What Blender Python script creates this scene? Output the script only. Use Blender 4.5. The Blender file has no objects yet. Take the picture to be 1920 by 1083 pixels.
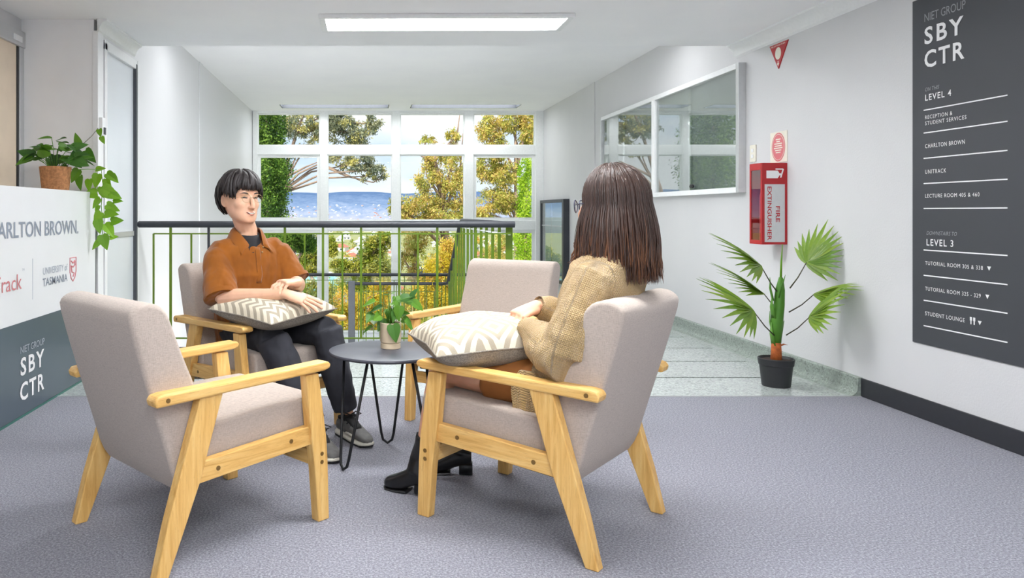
import bpy, bmesh, math, random
import numpy as np
from mathutils import Vector, Matrix, noise
from mathutils.bvhtree import BVHTree
PI = math.pi
random.seed(7); RNG = np.random.default_rng(7)
SC = bpy.context.scene
COL = SC.collection

# ------------------------------------------------------------------ camera, world, sun, exposure
CAM_H = 1.12
cam_data = bpy.data.cameras.new('camera')
cam_data.sensor_width = 36.0
cam_data.lens = 1400.0 / 1920.0 * 36.0
cam_data.shift_x = (960 - 680) / 1920.0
cam_data.shift_y = -(541.5 - 398) / 1920.0
cam_data.clip_end = 12000
cam = bpy.data.objects.new('camera', cam_data); COL.objects.link(cam)
cam.location = (0, 0, CAM_H); cam.rotation_euler = (PI / 2, 0, 0)
SC.camera = cam
SC.cycles.adaptive_threshold = 0.02
SC.view_settings.view_transform = 'Standard'
SC.view_settings.look = 'None'
SC.view_settings.gamma = 1.0
SC.view_settings.use_curve_mapping = False
SC.view_settings.exposure = 1.18
LAMP = 18.8           # ceiling troffer radiance
SKY = 0.54           # sky strength
SUN = 2.9

world = bpy.data.worlds.new('world'); SC.world = world; world.use_nodes = True
def build_world():
    nt = world.node_tree; nt.nodes.clear()
    N = nt.nodes.new; L = nt.links.new
    out = N('ShaderNodeOutputWorld'); bg = N('ShaderNodeBackground'); L(bg.outputs[0], out.inputs[0])
    tc = N('ShaderNodeTexCoord'); sep = N('ShaderNodeSeparateXYZ'); L(tc.outputs['Generated'], sep.inputs[0])
    ramp = N('ShaderNodeValToRGB'); L(sep.outputs['Z'], ramp.inputs[0])
    e = ramp.color_ramp.elements
    e[0].position = 0.0; e[0].color = (0.62, 0.76, 0.93, 1)
    e[1].position = 0.6; e[1].color = (0.20, 0.40, 0.80, 1)
    # clouds on a plane far above: direction / height
    mp = N('ShaderNodeMapping'); mp.inputs['Scale'].default_value = (1.0, 1.0, 3.2); L(tc.outputs['Generated'], mp.inputs[0])
    nz = N('ShaderNodeTexNoise'); nz.inputs['Scale'].default_value = 3.1; nz.inputs['Detail'].default_value = 7; nz.inputs['Roughness'].default_value = 0.55
    L(mp.outputs[0], nz.inputs['Vector'])
    cr = N('ShaderNodeValToRGB'); L(nz.outputs['Fac'], cr.inputs[0])
    cr.color_ramp.elements[0].position = 0.38; cr.color_ramp.elements[0].color = (0, 0, 0, 1)
    cr.color_ramp.elements[1].position = 0.56; cr.color_ramp.elements[1].color = (1, 1, 1, 1)
    mx = N('ShaderNodeMix'); mx.data_type = 'RGBA'; L(cr.outputs[0], mx.inputs[0]); L(ramp.outputs[0], mx.inputs[6]); mx.inputs[7].default_value = (0.95, 0.97, 1.0, 1)
    L(mx.outputs[2], bg.inputs[0]); bg.inputs[1].default_value = SKY
build_world()

sun_data = bpy.data.lights.new('sun', 'SUN'); sun_data.energy = SUN; sun_data.angle = 0.02; sun_data.color = (1.0, 0.94, 0.82)
sun = bpy.data.objects.new('sun', sun_data); COL.objects.link(sun)
# the sun stands high behind the building, to the left: it lights the trees, not the room
sun.rotation_euler = Vector((0.45, 0.75, -0.85)).to_track_quat('-Z', 'Y').to_euler()

# ------------------------------------------------------------------ helpers
def V(*a): return Vector(a if len(a) > 1 else a[0])
def PX(px, py, Y):
    """photo pixel at depth Y -> world point"""
    return Vector(((px - 680) / 1400.0 * Y, Y, CAM_H - (py - 398) / 1400.0 * Y))

class MB:
    """collects geometry for ONE mesh object"""
    def __init__(s): s.v = []; s.f = []; s.uv = None
    def add(s, verts, faces):
        o = len(s.v); s.v.extend([tuple(p) for p in verts]); s.f.extend([tuple(i + o for i in f) for f in faces]); return s
    def box(s, a, b):
        x0, y0, z0 = a; x1, y1, z1 = b
        return s.add([(x0,y0,z0),(x1,y0,z0),(x1,y1,z0),(x0,y1,z0),(x0,y0,z1),(x1,y0,z1),(x1,y1,z1),(x0,y1,z1)],
                     [(0,3,2,1),(4,5,6,7),(0,1,5,4),(1,2,6,5),(2,3,7,6),(3,0,4,7)])
    def prism(s, poly, axis, a, b):
        """poly in the two other axes (cyclic order x->yz, y->xz, z->xy), extruded along axis from a to b"""
        n = len(poly)
        def mk(p, t):
            if axis == 'x': return (t, p[0], p[1])
            if axis == 'y': return (p[0], t, p[1])
            return (p[0], p[1], t)
        vs = [mk(p, a) for p in poly] + [mk(p, b) for p in poly]
        fs = [tuple(range(n)), tuple(range(2*n-1, n-1, -1))] + [(i, i+n, (i+1)%n+n, (i+1)%n) for i in range(n)]
        return s.add(vs, fs)
    def loft(s, rings, cap=True, closed=False):
        n = len(rings[0]); o = len(s.v)
        for r in rings: s.v.extend([tuple(p) for p in r])
        m = len(rings)
        for i in range(m if closed else m - 1):
            j = (i + 1) % m
            for k in range(n):
                k2 = (k + 1) % n
                s.f.append((o+i*n+k, o+i*n+k2, o+j*n+k2, o+j*n+k))
        if cap and not closed:
            s.f.append(tuple(o + k for k in range(n-1, -1, -1)))
            s.f.append(tuple(o + (m-1)*n + k for k in range(n)))
        return s
    def tube(s, pts, r, n=8, cap=True, hint=None, closed=False):
        """swept tube; r a number, a list of numbers or of (a, b) pairs (a across hint's side)"""
        pts = [Vector(p) for p in pts]; m = len(pts)
        if not isinstance(r, (list, tuple)): r = [r] * m
        rings = []; prev = None
        for i, p in enumerate(pts):
            if closed: t = pts[(i+1) % m] - pts[i-1]
            else: t = pts[min(i+1, m-1)] - pts[max(i-1, 0)]
            if t.length < 1e-9: t = Vector((0,0,1))
            t.normalize()
            if prev is None:
                h = Vector(hint) if hint else (Vector((0,0,1)) if abs(t.z) < 0.9 else Vector((1,0,0)))
                u = t.cross(h)
                if u.length < 1e-6: u = t.cross(Vector((0.3,1,0.2)))
                u.normalize()
            else:
                u = prev - t * prev.dot(t); u.normalize()
            prev = u; w = u.cross(t)
            ra, rb = r[i] if isinstance(r[i], (tuple, list)) else (r[i], r[i])
            rings.append([p + u * (ra*math.cos(2*PI*k/n)) + w * (rb*math.sin(2*PI*k/n)) for k in range(n)])
        return s.loft(rings, cap, closed)
    def cyl(s, a, b, r0, r1=None, n=16): return s.tube([a, b], [r0, r0 if r1 is None else r1], n)
    def lathe(s, prof, c=(0,0,0), n=24, cap=True):
        rings = [[(c[0]+r*math.cos(2*PI*k/n), c[1]+r*math.sin(2*PI*k/n), c[2]+z) for k in range(n)] for r, z in prof]
        return s.loft(rings, cap)
    def ellipsoid(s, c, rx, ry, rz, rot=None, n=16, m=10):
        c = Vector(c); vs = [Vector((0,0,-rz))]
        for i in range(1, m):
            a = -PI/2 + PI*i/m
            for k in range(n):
                b = 2*PI*k/n
                vs.append(Vector((rx*math.cos(a)*math.cos(b), ry*math.cos(a)*math.sin(b), rz*math.sin(a))))
        vs.append(Vector((0,0,rz)))
        if rot is not None: vs = [rot @ v for v in vs]
        vs = [v + c for v in vs]; fs = []
        for k in range(n): fs.append((0, 1+(k+1)%n, 1+k))
        for i in range(m-2):
            for k in range(n):
                a0 = 1+i*n+k; a1 = 1+i*n+(k+1)%n
                fs.append((a0, a1, a1+n, a0+n))
        for k in range(n): fs.append((1+(m-2)*n+k, 1+(m-2)*n+(k+1)%n, len(vs)-1))
        return s.add(vs, fs)
    def mesh(s, name='mesh'):
        me = bpy.data.meshes.new(name); me.from_pydata(s.v, [], s.f); me.update(); return me
    def build(s, name, mat, parent=None, smooth=False, bevel=0, seg=2, fix=True):
        me = s.mesh(name)
        if fix:
            bm = bmesh.new(); bm.from_mesh(me); bmesh.ops.recalc_face_normals(bm, faces=bm.faces)
            if bevel:
                es = [e for e in bm.edges if len(e.link_faces) == 2 and e.calc_face_angle(0) > 0.5]
                bmesh.ops.bevel(bm, geom=es, offset=bevel, segments=seg, profile=0.5, affect='EDGES', clamp_overlap=True)
            bm.to_mesh(me); bm.free()
        return link(name, me, mat, parent, smooth)

def link(name, me, mat, parent=None, smooth=False):
    o = bpy.data.objects.new(name, me); COL.objects.link(o)
    if mat is not None:
        me.materials.clear()
        for mm in (mat if isinstance(mat, (list, tuple)) else [mat]): me.materials.append(mm)
    if smooth:
        me.polygons.foreach_set('use_smooth', [True] * len(me.polygons))
        if smooth != True:
            try: me.set_sharp_from_angle(angle=smooth)
            except Exception: pass
    if parent: o.parent = parent
    return o
def tag(o, label=None, cat=None, group=None, kind=None):
    if label: o['label'] = label
    if cat: o['category'] = cat
    if group: o['group'] = group
    if kind: o['kind'] = kind
    return o
def thing(name, label, cat, loc=(0,0,0), rz=0, group=None):
    o = bpy.data.objects.new(name, None); COL.objects.link(o); o.empty_display_size = 0.05
    o.location = loc; o.rotation_euler = (0, 0, rz)
    return tag(o, label, cat, group)
def copy_tree(o, parent=None):
    c = o.copy(); COL.objects.link(c); c.parent = parent
    for ch in list(o.children): copy_tree(ch, c)
    return c
def struct(name, mb, mat, parent=None, **k):
    o = mb.build(name, mat, parent, **k)
    if parent is None: o['kind'] = 'structure'
    return o
def smoothstep(a, b, x):
    t = min(1, max(0, (x-a)/(b-a))); return t*t*(3-2*t)
def remesh(mb, voxel, smooth_it=4, name='tmp'):
    """union of all closed shapes in mb as one continuous skin"""
    me = mb.mesh(name); o = bpy.data.objects.new(name, me); COL.objects.link(o)
    md = o.modifiers.new('r', 'REMESH'); md.mode = 'VOXEL'; md.voxel_size = voxel
    if smooth_it:
        sm = o.modifiers.new('s', 'SMOOTH'); sm.factor = 0.5; sm.iterations = smooth_it
    dg = bpy.context.evaluated_depsgraph_get(); dg.update()
    res = bpy.data.meshes.new_from_object(o.evaluated_get(dg))
    bpy.data.objects.remove(o); bpy.data.meshes.remove(me)
    res.name = name; return res
def get_co(me):
    a = np.empty(len(me.vertices)*3, np.float32); me.vertices.foreach_get('co', a); return a.reshape(-1, 3)
def set_co(me, a):
    me.vertices.foreach_set('co', np.asarray(a, np.float32).ravel()); me.update()
def get_no(me):
    a = np.empty(len(me.vertices)*3, np.float32); me.vertices.foreach_get('normal', a); return a.reshape(-1, 3)
def bvh_of(me):
    return BVHTree.FromPolygons([v.co.copy() for v in me.vertices], [tuple(p.vertices) for p in me.polygons])
def shift_mesh(me, d):
    set_co(me, get_co(me) + np.array(d, np.float32)); return me

# ------------------------------------------------------------------ materials
def srgb(r, g, b):
    f = lambda c: (c/255/12.92 if c/255 <= 0.04045 else ((c/255+0.055)/1.055)**2.4)
    return (f(r), f(g), f(b), 1)
class NT:
    def __init__(s, name):
        s.m = bpy.data.materials.new(name); s.m.use_nodes = True; s.t = s.m.node_tree
        s.b = s.t.nodes['Principled BSDF']; s.out = s.t.nodes['Material Output']
    def n(s, typ, **kw):
        nd = s.t.nodes.new(typ)
        for k, v in kw.items():
            if k in nd.inputs: nd.inputs[k].default_value = v
            else: setattr(nd, k, v)
        return nd
    def l(s, a, b): s.t.links.new(a, b)
    def math(s, op, a, b=0.0, c=0.0):
        nd = s.t.nodes.new('ShaderNodeMath'); nd.operation = op
        for i, x in enumerate((a, b, c)):
            if isinstance(x, (int, float)): nd.inputs[i].default_value = x
            else: s.l(x, nd.inputs[i])
        return nd.outputs[0]
    def coords(s, kind='Object', scale=(1,1,1), rot=(0,0,0)):
        tc = s.n('ShaderNodeTexCoord'); mp = s.n('ShaderNodeMapping'); mp.inputs['Scale'].default_value = scale; mp.inputs['Rotation'].default_value = rot
        s.l(tc.outputs[kind], mp.inputs[0]); return mp.outputs[0]
    def noise(s, vec, scale, detail=3, rough=0.5, dist=0.0):
        nd = s.n('ShaderNodeTexNoise'); nd.inputs['Scale'].default_value = scale; nd.inputs['Detail'].default_value = detail
        nd.inputs['Roughness'].default_value = rough; nd.inputs['Distortion'].default_value = dist
        if vec is not None: s.l(vec, nd.inputs['Vector'])
        return nd.outputs['Fac']
    def ramp(s, fac, stops):
        r = s.n('ShaderNodeValToRGB'); s.l(fac, r.inputs[0]); e = r.color_ramp.elements
        while len(e) < len(stops): e.new(0.5)
        for el, (p, c) in zip(e, stops): el.position = p; el.color = c
        return r.outputs[0]
    def mix(s, fac, a, b):
        m = s.n('ShaderNodeMix', data_type='RGBA')
        for i, x in ((0, fac), (6, a), (7, b)):
            if isinstance(x, (int, float, tuple)): m.inputs[i].default_value = x
            else: s.l(x, m.inputs[i])
        return m.outputs[2]
    def color(s, c):
        if isinstance(c, tuple): s.b.inputs['Base Color'].default_value = c
        else: s.l(c, s.b.inputs['Base Color'])
    def rough(s, r):
        if isinstance(r, (int, float)): s.b.inputs['Roughness'].default_value = r
        else: s.l(r, s.b.inputs['Roughness'])
    def bump(s, h, strength=0.3, dist=0.01):
        b = s.n('ShaderNodeBump'); b.inputs['Strength'].default_value = strength; b.inputs['Distance'].default_value = dist
        s.l(h, b.inputs['Height']); s.l(b.outputs[0], s.b.inputs['Normal'])
    def spec(s, v): s.b.inputs['Specular IOR Level'].default_value = v

def plain(name, c, rough=0.5, metal=0.0, spec=0.5, vary=0.06, vscale=40, bump=0.0):
    t = NT(name); nz = t.noise(t.coords('Object'), vscale, 2)
    lo = tuple(x*(1-vary) for x in c[:3]) + (1,); hi = tuple(min(1, x*(1+vary)) for x in c[:3]) + (1,)
    t.color(t.ramp(nz, [(0.3, lo), (0.7, hi)])); t.rough(rough); t.b.inputs['Metallic'].default_value = metal; t.spec(spec)
    if bump: t.bump(nz, bump, 0.002)
    return t.m
MAT = {}
def mats():
    # walls
    t = NT('white_wall'); c = t.coords('Object'); nz = t.noise(c, 90, 4, 0.6)
    t.color(t.ramp(t.noise(c, 1.3, 3), [(0.3, (0.62,0.62,0.632,1)), (0.7, (0.66,0.66,0.668,1))])); t.rough(0.55); t.bump(nz, 0.25, 0.004); MAT['wall'] = t.m
    t = NT('white_panel_wall'); c = t.coords('Object', (1, 14, 0.9)); nz = t.noise(c, 7, 5, 0.65)
    t.color(t.ramp(nz, [(0.3, (0.74,0.745,0.765,1)), (0.7, (0.765,0.77,0.79,1))])); t.rough(t.ramp(nz, [(0.3, (0.34,)*3+(1,)), (0.7, (0.42,)*3+(1,))])); t.bump(nz, 0.02, 0.003); MAT['panelwall'] = t.m
    t = NT('ceiling_paint'); c = t.coords('Object'); t.color(t.ramp(t.noise(c, 2, 3), [(0.3, (0.91,0.91,0.93,1)), (0.7, (0.94,0.94,0.95,1))])); t.rough(0.8); t.bump(t.noise(c, 60, 3), 0.08, 0.003); MAT['ceil'] = t.m
    MAT['white'] = plain('white_gloss_paint', (0.86,0.87,0.88,1), 0.35, vary=0.02)
    MAT['winframe'] = plain('window_frame_paint', (0.86,0.88,0.87,1), 0.45, vary=0.03)
    MAT['greywall'] = plain('grey_partition_paint', (0.90,0.90,0.91,1), 0.6, vary=0.03, vscale=3)
    # carpet
    t = NT('carpet'); c = t.coords('Object'); fine = t.noise(c, 130, 4, 0.85); mid = t.noise(c, 34, 3, 0.7); big = t.noise(c, 1.1, 3)
    col = t.ramp(fine, [(0.36, srgb(86,86,94)), (0.5, srgb(138,139,150)), (0.64, srgb(204,205,214))])
    col = t.mix(t.math('MULTIPLY', mid, 0.35), col, srgb(120,122,142)); col = t.mix(t.math('MULTIPLY', big, 0.3), col, srgb(156,152,156))
    t.color(col); t.rough(0.95); t.spec(0.1); t.bump(t.math('ADD', fine, t.math('MULTIPLY', mid, 0.8)), 0.7, 0.008)
    t.b.inputs['Sheen Weight'].default_value = 0.15; MAT['carpet'] = t.m
    # terrazzo
    for key, base, ro in (('terrazzo', (178,184,182), 0.16), ('terrazzo_dark', (140,150,142), 0.45)):
        t = NT(key); c = t.coords('Object'); vo = t.n('ShaderNodeTexVoronoi', Scale=95.0); t.l(c, vo.inputs['Vector'])
        sp = t.n('ShaderNodeSeparateColor'); t.l(vo.outputs['Color'], sp.inputs[0])
        b = srgb(*base); dk = tuple(x*0.5 for x in b[:3])+(1,); lt = tuple(min(1, x*1.35) for x in b[:3])+(1,)
        chips = t.ramp(sp.outputs[0], [(0.0, dk), (0.3, b), (0.75, b), (1.0, lt)])
        t.color(t.mix(t.math('MULTIPLY', t.noise(c, 3, 3), 0.35), chips, b)); t.rough(ro); MAT[key] = t.m
    MAT['joint'] = plain('dark_joint_strip', srgb(38,40,42), 0.7)
    MAT['black_base'] = plain('black_vinyl_skirting', srgb(44,45,50), 0.4)
    # linen upholstery
    for key, base in (('linen', (182,169,159)),):
        t = NT(key)
        h1 = t.noise(t.coords('Object', (1, 1, 9)), 70, 3, 0.7); h2 = t.noise(t.coords('Object', (9, 9, 1)), 70, 3, 0.7)
        h = t.math('ADD', h1, h2); b = srgb(*base)
        t.color(t.ramp(t.math('MULTIPLY', h, 0.5), [(0.32, tuple(x*0.72 for x in b[:3])+(1,)), (0.5, b), (0.68, tuple(min(1, x*1.2) for x in b[:3])+(1,))]))
        t.rough(0.95); t.spec(0.15); t.bump(h, 0.35, 0.0025); t.b.inputs['Sheen Weight'].default_value = 0.2; MAT[key] = t.m
    # oak, grain along z or y
    for key, sc in (('oak_z', (16, 16, 1.1)), ('oak_y', (16, 1.1, 16)), ('oak_x', (1.1, 16, 16))):
        t = NT(key); c = t.coords('Object', sc); nz = t.noise(c, 3.2, 4, 0.6, 0.8); fine = t.noise(c, 17, 3, 0.7)
        col = t.ramp(nz, [(0.25, srgb(206,152,76)), (0.5, srgb(230,184,108)), (0.75, srgb(240,204,134))])
        col = t.mix(t.math('MULTIPLY', t.math('GREATER_THAN', fine, 0.6), 0.22), col, srgb(170,118,58))
        t.color(col); t.rough(0.38); t.bump(fine, 0.05, 0.002); MAT[key] = t.m
    MAT['bolt'] = plain('brass_bolt', srgb(150,118,70), 0.4, 0.7)
    MAT['underside'] = plain('black_underside_cloth', srgb(28,28,30), 0.9)
    MAT['black_metal'] = plain('black_metal', srgb(24,25,28), 0.42, 0.2)
    MAT['rail_dark'] = plain('dark_rail', srgb(50,53,60), 0.4)
    MAT['table_top'] = plain('dark_laminate', srgb(72,74,84), 0.38, vary=0.08, vscale=90)
    MAT['green'] = plain('olive_green_paint', srgb(92,120,10), 0.45, vary=0.1, vscale=12)
    MAT['grey_post'] = plain('grey_post', srgb(92,96,102), 0.45)
    MAT['silver'] = plain('satin_aluminium', (0.62,0.63,0.64,1), 0.35, 0.6, vary=0.02)
    MAT['dark_grey'] = plain('dark_grey_frame', srgb(70,74,80), 0.45)
    MAT['charcoal'] = plain('charcoal_sign', srgb(62,64,70), 0.55, vary=0.03, vscale=2)
    MAT['print_white'] = plain('white_print', (0.86,0.86,0.87,1), 0.6, vary=0.0)
    MAT['print_grey'] = plain('grey_print', srgb(142,150,164), 0.5, vary=0.0)
    MAT['print_lightgrey'] = plain('light_grey_print', srgb(168,176,188), 0.5, vary=0.0)
    MAT['print_faint'] = plain('faint_grey_print', srgb(152,154,160), 0.6, vary=0.0)
    MAT['print_red'] = plain('faded_red_print', srgb(206,128,132), 0.5, vary=0.0)
    MAT['desk_white'] = plain('white_laminate', (0.80,0.81,0.83,1), 0.3, vary=0.02, vscale=3)
    MAT['desk_dark'] = plain('slate_laminate', srgb(84,96,106), 0.22, vary=0.04, vscale=2)
    MAT['desk_edge'] = plain('teal_edge', srgb(60,110,100), 0.4)
    MAT['beige_blind'] = plain('beige_blind', srgb(226,208,186), 0.7, vary=0.03, vscale=8)
    MAT['red'] = plain('red_enamel', srgb(178,30,36), 0.35, vary=0.05)
    MAT['red_print'] = plain('red_print', srgb(186,40,44), 0.5, vary=0.0)
    MAT['pink_print'] = plain('faded_pink_print', srgb(214,120,126), 0.6, vary=0.0)
    MAT['cream'] = plain('cream_plastic', srgb(232,228,214), 0.5, vary=0.02)
    MAT['black'] = plain('black_plastic', srgb(26,26,28), 0.45)
    MAT['felt'] = plain('pale_grey_felt', (0.40,0.43,0.43,1), 0.9, vary=0.04)
    t = NT('glass'); g = t.n('ShaderNodeBsdfGlossy'); g.inputs['Roughness'].default_value = 0.0
    tr = t.n('ShaderNodeBsdfTransparent'); tr.inputs[0].default_value = (0.97,0.985,0.98,1); fr = t.n('ShaderNodeFresnel'); ge = t.n('ShaderNodeNewGeometry'); t.l(t.math('MULTIPLY_ADD', ge.outputs['Backfacing'], 1/1.5-1.5, 1.5), fr.inputs[0]); mx = t.n('ShaderNodeMixShader')
    t.l(fr.outputs[0], mx.inputs[0]); t.l(tr.outputs[0], mx.inputs[1]); t.l(g.outputs[0], mx.inputs[2]); t.l(mx.outputs[0], t.out.inputs[0]); MAT['glass'] = t.m
    t = NT('window_glass'); g = t.n('ShaderNodeBsdfGlossy'); g.inputs['Roughness'].default_value = 0.0
    tr = t.n('ShaderNodeBsdfTransparent'); tr.inputs[0].default_value = (0.97,0.985,0.98,1); fr = t.n('ShaderNodeFresnel'); ge = t.n('ShaderNodeNewGeometry'); t.l(t.math('MULTIPLY_ADD', ge.outputs['Backfacing'], 1/1.13-1.13, 1.13), fr.inputs[0]); mx = t.n('ShaderNodeMixShader')
    t.l(fr.outputs[0], mx.inputs[0]); t.l(tr.outputs[0], mx.inputs[1]); t.l(g.outputs[0], mx.inputs[2]); t.l(mx.outputs[0], t.out.inputs[0]); MAT['window_glass'] = t.m
    t = NT('display_glass'); g = t.n('ShaderNodeBsdfGlossy'); g.inputs['Roughness'].default_value = 0.01
    tr = t.n('ShaderNodeBsdfTransparent'); tr.inputs[0].default_value = (0.95,0.975,0.97,1); fr = t.n('ShaderNodeFresnel'); ge = t.n('ShaderNodeNewGeometry'); t.l(t.math('MULTIPLY_ADD', ge.outputs['Backfacing'], 1/3.0-3.0, 3.0), fr.inputs[0]); mx = t.n('ShaderNodeMixShader')
    t.l(fr.outputs[0], mx.inputs[0]); t.l(tr.outputs[0], mx.inputs[1]); t.l(g.outputs[0], mx.inputs[2]); t.l(mx.outputs[0], t.out.inputs[0]); MAT['display_glass'] = t.m
    MAT['frosted'] = plain('frosted_glass', (0.72,0.76,0.80,1), 0.22, vary=0.02, vscale=2)
    t = NT('lamp_diffuser'); t.color((0.9,0.9,0.9,1)); t.b.inputs['Emission Color'].default_value = (0.97,0.985,1.0,1); t.b.inputs['Emission Strength'].default_value = LAMP; MAT['lamp'] = t.m
    t = NT('added_stairwell_diffuser'); t.color((0.9,0.9,0.9,1)); t.b.inputs['Emission Color'].default_value = (0.97,0.985,1.0,1); t.b.inputs['Emission Strength'].default_value = LAMP*0.27; MAT['lamp_added'] = t.m  # weaker emission for the lights added to the stairwell
    MAT['pot_black'] = plain('black_plastic_pot', srgb(40,41,44), 0.5)
    MAT['soil'] = plain('potting_soil', srgb(52,40,32), 0.95, vary=0.4, vscale=120)
    MAT['pot_jute'] = plain('brown_fibre_pot', srgb(176,124,82), 0.9, vary=0.25, vscale=70, bump=0.6)
    MAT['pot_beige'] = plain('beige_ceramic', srgb(206,188,160), 0.4, vary=0.06, vscale=14)
    def leafmat(key, a, b, rough=0.45, scale=18, trans=0.25):
        t = NT(key); oi = t.n('ShaderNodeObjectInfo'); nz = t.noise(t.coords('Object'), scale, 2)
        col = t.mix(t.math('MULTIPLY_ADD', nz, 0.4, t.math('MULTIPLY', oi.outputs['Random'], 0.6)), srgb(*a), srgb(*b)); t.color(col); t.rough(rough)
        tl = t.n('ShaderNodeBsdfTranslucent'); t.l(col, tl.inputs[0]); mx = t.n('ShaderNodeMixShader'); mx.inputs[0].default_value = trans
        t.l(t.b.outputs[0], mx.inputs[1]); t.l(tl.outputs[0], mx.inputs[2]); t.l(mx.outputs[0], t.out.inputs[0]); MAT[key] = t.m
    leafmat('leaf_bright', (96,150,28), (150,196,50)); leafmat('leaf_dark', (40,84,34), (84,136,50)); leafmat('leaf_mid', (58,110,28), (110,160,48))
    leafmat('palm_leaf', (84,130,36), (150,176,60), 0.35); leafmat('stem_green', (70,130,40), (110,165,60), 0.45)
    MAT['palm_stem_dark'] = plain('wrapped_wire_stem', srgb(64,62,44), 0.6, vary=0.4, vscale=90)
    MAT['palm_bark'] = plain('orange_brown_bark', srgb(176,92,40), 0.8, vary=0.25, vscale=50)
    # people
    def skin(key, c):
        t = NT(key); nz = t.noise(t.coords('Object'), 26, 3); b = srgb(*c)
        t.color(t.ramp(nz, [(0.3, tuple(x*0.93 for x in b[:3])+(1,)), (0.7, tuple(min(1,x*1.05) for x in b[:3])+(1,))])); t.rough(0.5)
        t.b.inputs['Subsurface Weight'].default_value = 0.12; t.b.inputs['Subsurface Radius'].default_value = (0.01,0.004,0.002); t.b.inputs['Subsurface Scale'].default_value = 0.5
        MAT[key] = t.m
    skin('skin', (226,178,148)); skin('skin_f', (224,170,140))
    MAT['lip'] = plain('lip', srgb(212,142,124), 0.45); MAT['tooth'] = plain('tooth', srgb(238,230,218), 0.3, vary=0.01); MAT['eye_dark'] = plain('dark_eye', srgb(36,26,24), 0.3); MAT['mouth_dark'] = plain('mouth_inside', srgb(92,44,40), 0.6)
    MAT['hair_black'] = plain('black_hair', srgb(40,34,34), 0.55, vary=0.3, vscale=60)
    t = NT('brown_hair'); at = t.n('ShaderNodeAttribute', attribute_name='tip'); nz = t.noise(t.coords('Object', (40, 40, 2)), 6, 3)
    col = t.ramp(at.outputs['Fac'], [(0.0, srgb(50,38,34)), (0.55, srgb(76,52,42)), (1.0, srgb(142,92,58))])
    t.color(t.mix(t.math('MULTIPLY', nz, 0.5), col, srgb(58,42,36))); t.rough(0.38); MAT['hair_brown'] = t.m
    t = NT('rust_shirt'); nz = t.noise(t.coords('Object'), 9, 3); fine = t.noise(t.coords('Object', (1,1,6)), 160, 2)
    t.color(t.ramp(nz, [(0.3, srgb(128,73,18)), (0.7, srgb(152,89,26))])); t.rough(0.8); t.spec(0.2); t.bump(fine, 0.12, 0.002); t.b.inputs['Sheen Weight'].default_value = 0.25; MAT['rust'] = t.m
    MAT['black_tee'] = plain('black_tee', srgb(34,34,38), 0.9)
    MAT['trousers'] = plain('charcoal_trousers', srgb(48,49,56), 0.9, vary=0.2, vscale=14, bump=0.15)
    MAT['skirt'] = plain('brown_skirt', srgb(156,98,46), 0.85, vary=0.1, vscale=14)
    MAT['leather'] = plain('black_leather', srgb(26,26,28), 0.28, vary=0.2)
    MAT['shoe_grey'] = plain('grey_shoe', srgb(98,97,95), 0.7, vary=0.15); MAT['shoe_white'] = plain('off_white_sole', srgb(226,222,208), 0.6); MAT['shoe_black'] = plain('black_shoe_mesh', srgb(30,30,32), 0.8)
    MAT['wire'] = plain('gold_wire', srgb(176,150,110), 0.3, 0.8); MAT['navy'] = plain('navy_frame', srgb(34,38,70), 0.35)
    # knit: uv.x around the limb, uv.y along it, both in metres
    t = NT('camel_knit'); uv = t.n('ShaderNodeUVMap', uv_map='knit'); sp = t.n('ShaderNodeSeparateXYZ'); t.l(uv.outputs[0], sp.inputs[0])
    u, v = sp.outputs[0], sp.outputs[1]
    cx = t.math('ABSOLUTE', t.math('SUBTRACT', t.math('FRACT', t.math('DIVIDE', u, 0.0095)), 0.5))
    st = t.math('FRACT', t.math('ADD', t.math('DIVIDE', v, 0.0085), t.math('MULTIPLY', cx, 1.3)))
    h = t.math('MULTIPLY', t.math('SINE', t.math('MULTIPLY', st, PI)), t.math('SINE', t.math('MULTIPLY', t.math('SUBTRACT', 0.56, t.math('ABSOLUTE', t.math('SUBTRACT', cx, 0.25))), 5.0)))
    cable = t.math('SINE', t.math('ADD', t.math('DIVIDE', u, 0.011), t.math('MULTIPLY', t.math('SINE', t.math('DIVIDE', v, 0.016)), 1.4)))
    band = t.math('GREATER_THAN', t.math('FRACT', t.math('DIVIDE', u, 0.10)), 0.55)
    hh = t.math('ADD', h, t.math('MULTIPLY', t.math('MULTIPLY', cable, band), 0.9)); fz = t.noise(t.coords('Object'), 130, 3)
    hh = t.math('ADD', hh, t.math('MULTIPLY', fz, 0.5))
    t.color(t.mix(t.math('MULTIPLY', fz, 0.5), srgb(214,180,124), srgb(188,152,98))); t.rough(0.95); t.spec(0.1); t.bump(hh, 0.9, 0.006); t.b.inputs['Sheen Weight'].default_value = 0.4; MAT['knit'] = t.m
    # woven cushion: chevrons on one side, diamonds and triangles on the rest
    t = NT('woven_cushion'); uv = t.n('ShaderNodeUVMap', uv_map='face'); sp = t.n('ShaderNodeSeparateXYZ'); t.l(uv.outputs[0], sp.inputs[0])
    u, v = sp.outputs[0], sp.outputs[1]
    tri = lambda x, k: t.math('MULTIPLY', t.math('ABSOLUTE', t.math('SUBTRACT', t.math('FRACT', t.math('MULTIPLY', x, k)), 0.5)), 2.0)
    chev = t.math('GREATER_THAN', t.math('FRACT', t.math('ADD', t.math('MULTIPLY', v, 9.0), t.math('MULTIPLY', tri(u, 7.0), 0.9))), 0.48)
    dia = t.math('ADD', tri(u, 3.1), tri(v, 3.1))
    d2 = t.math('GREATER_THAN', t.math('FRACT', t.math('MULTIPLY', dia, 1.75)), 0.5)
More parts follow.
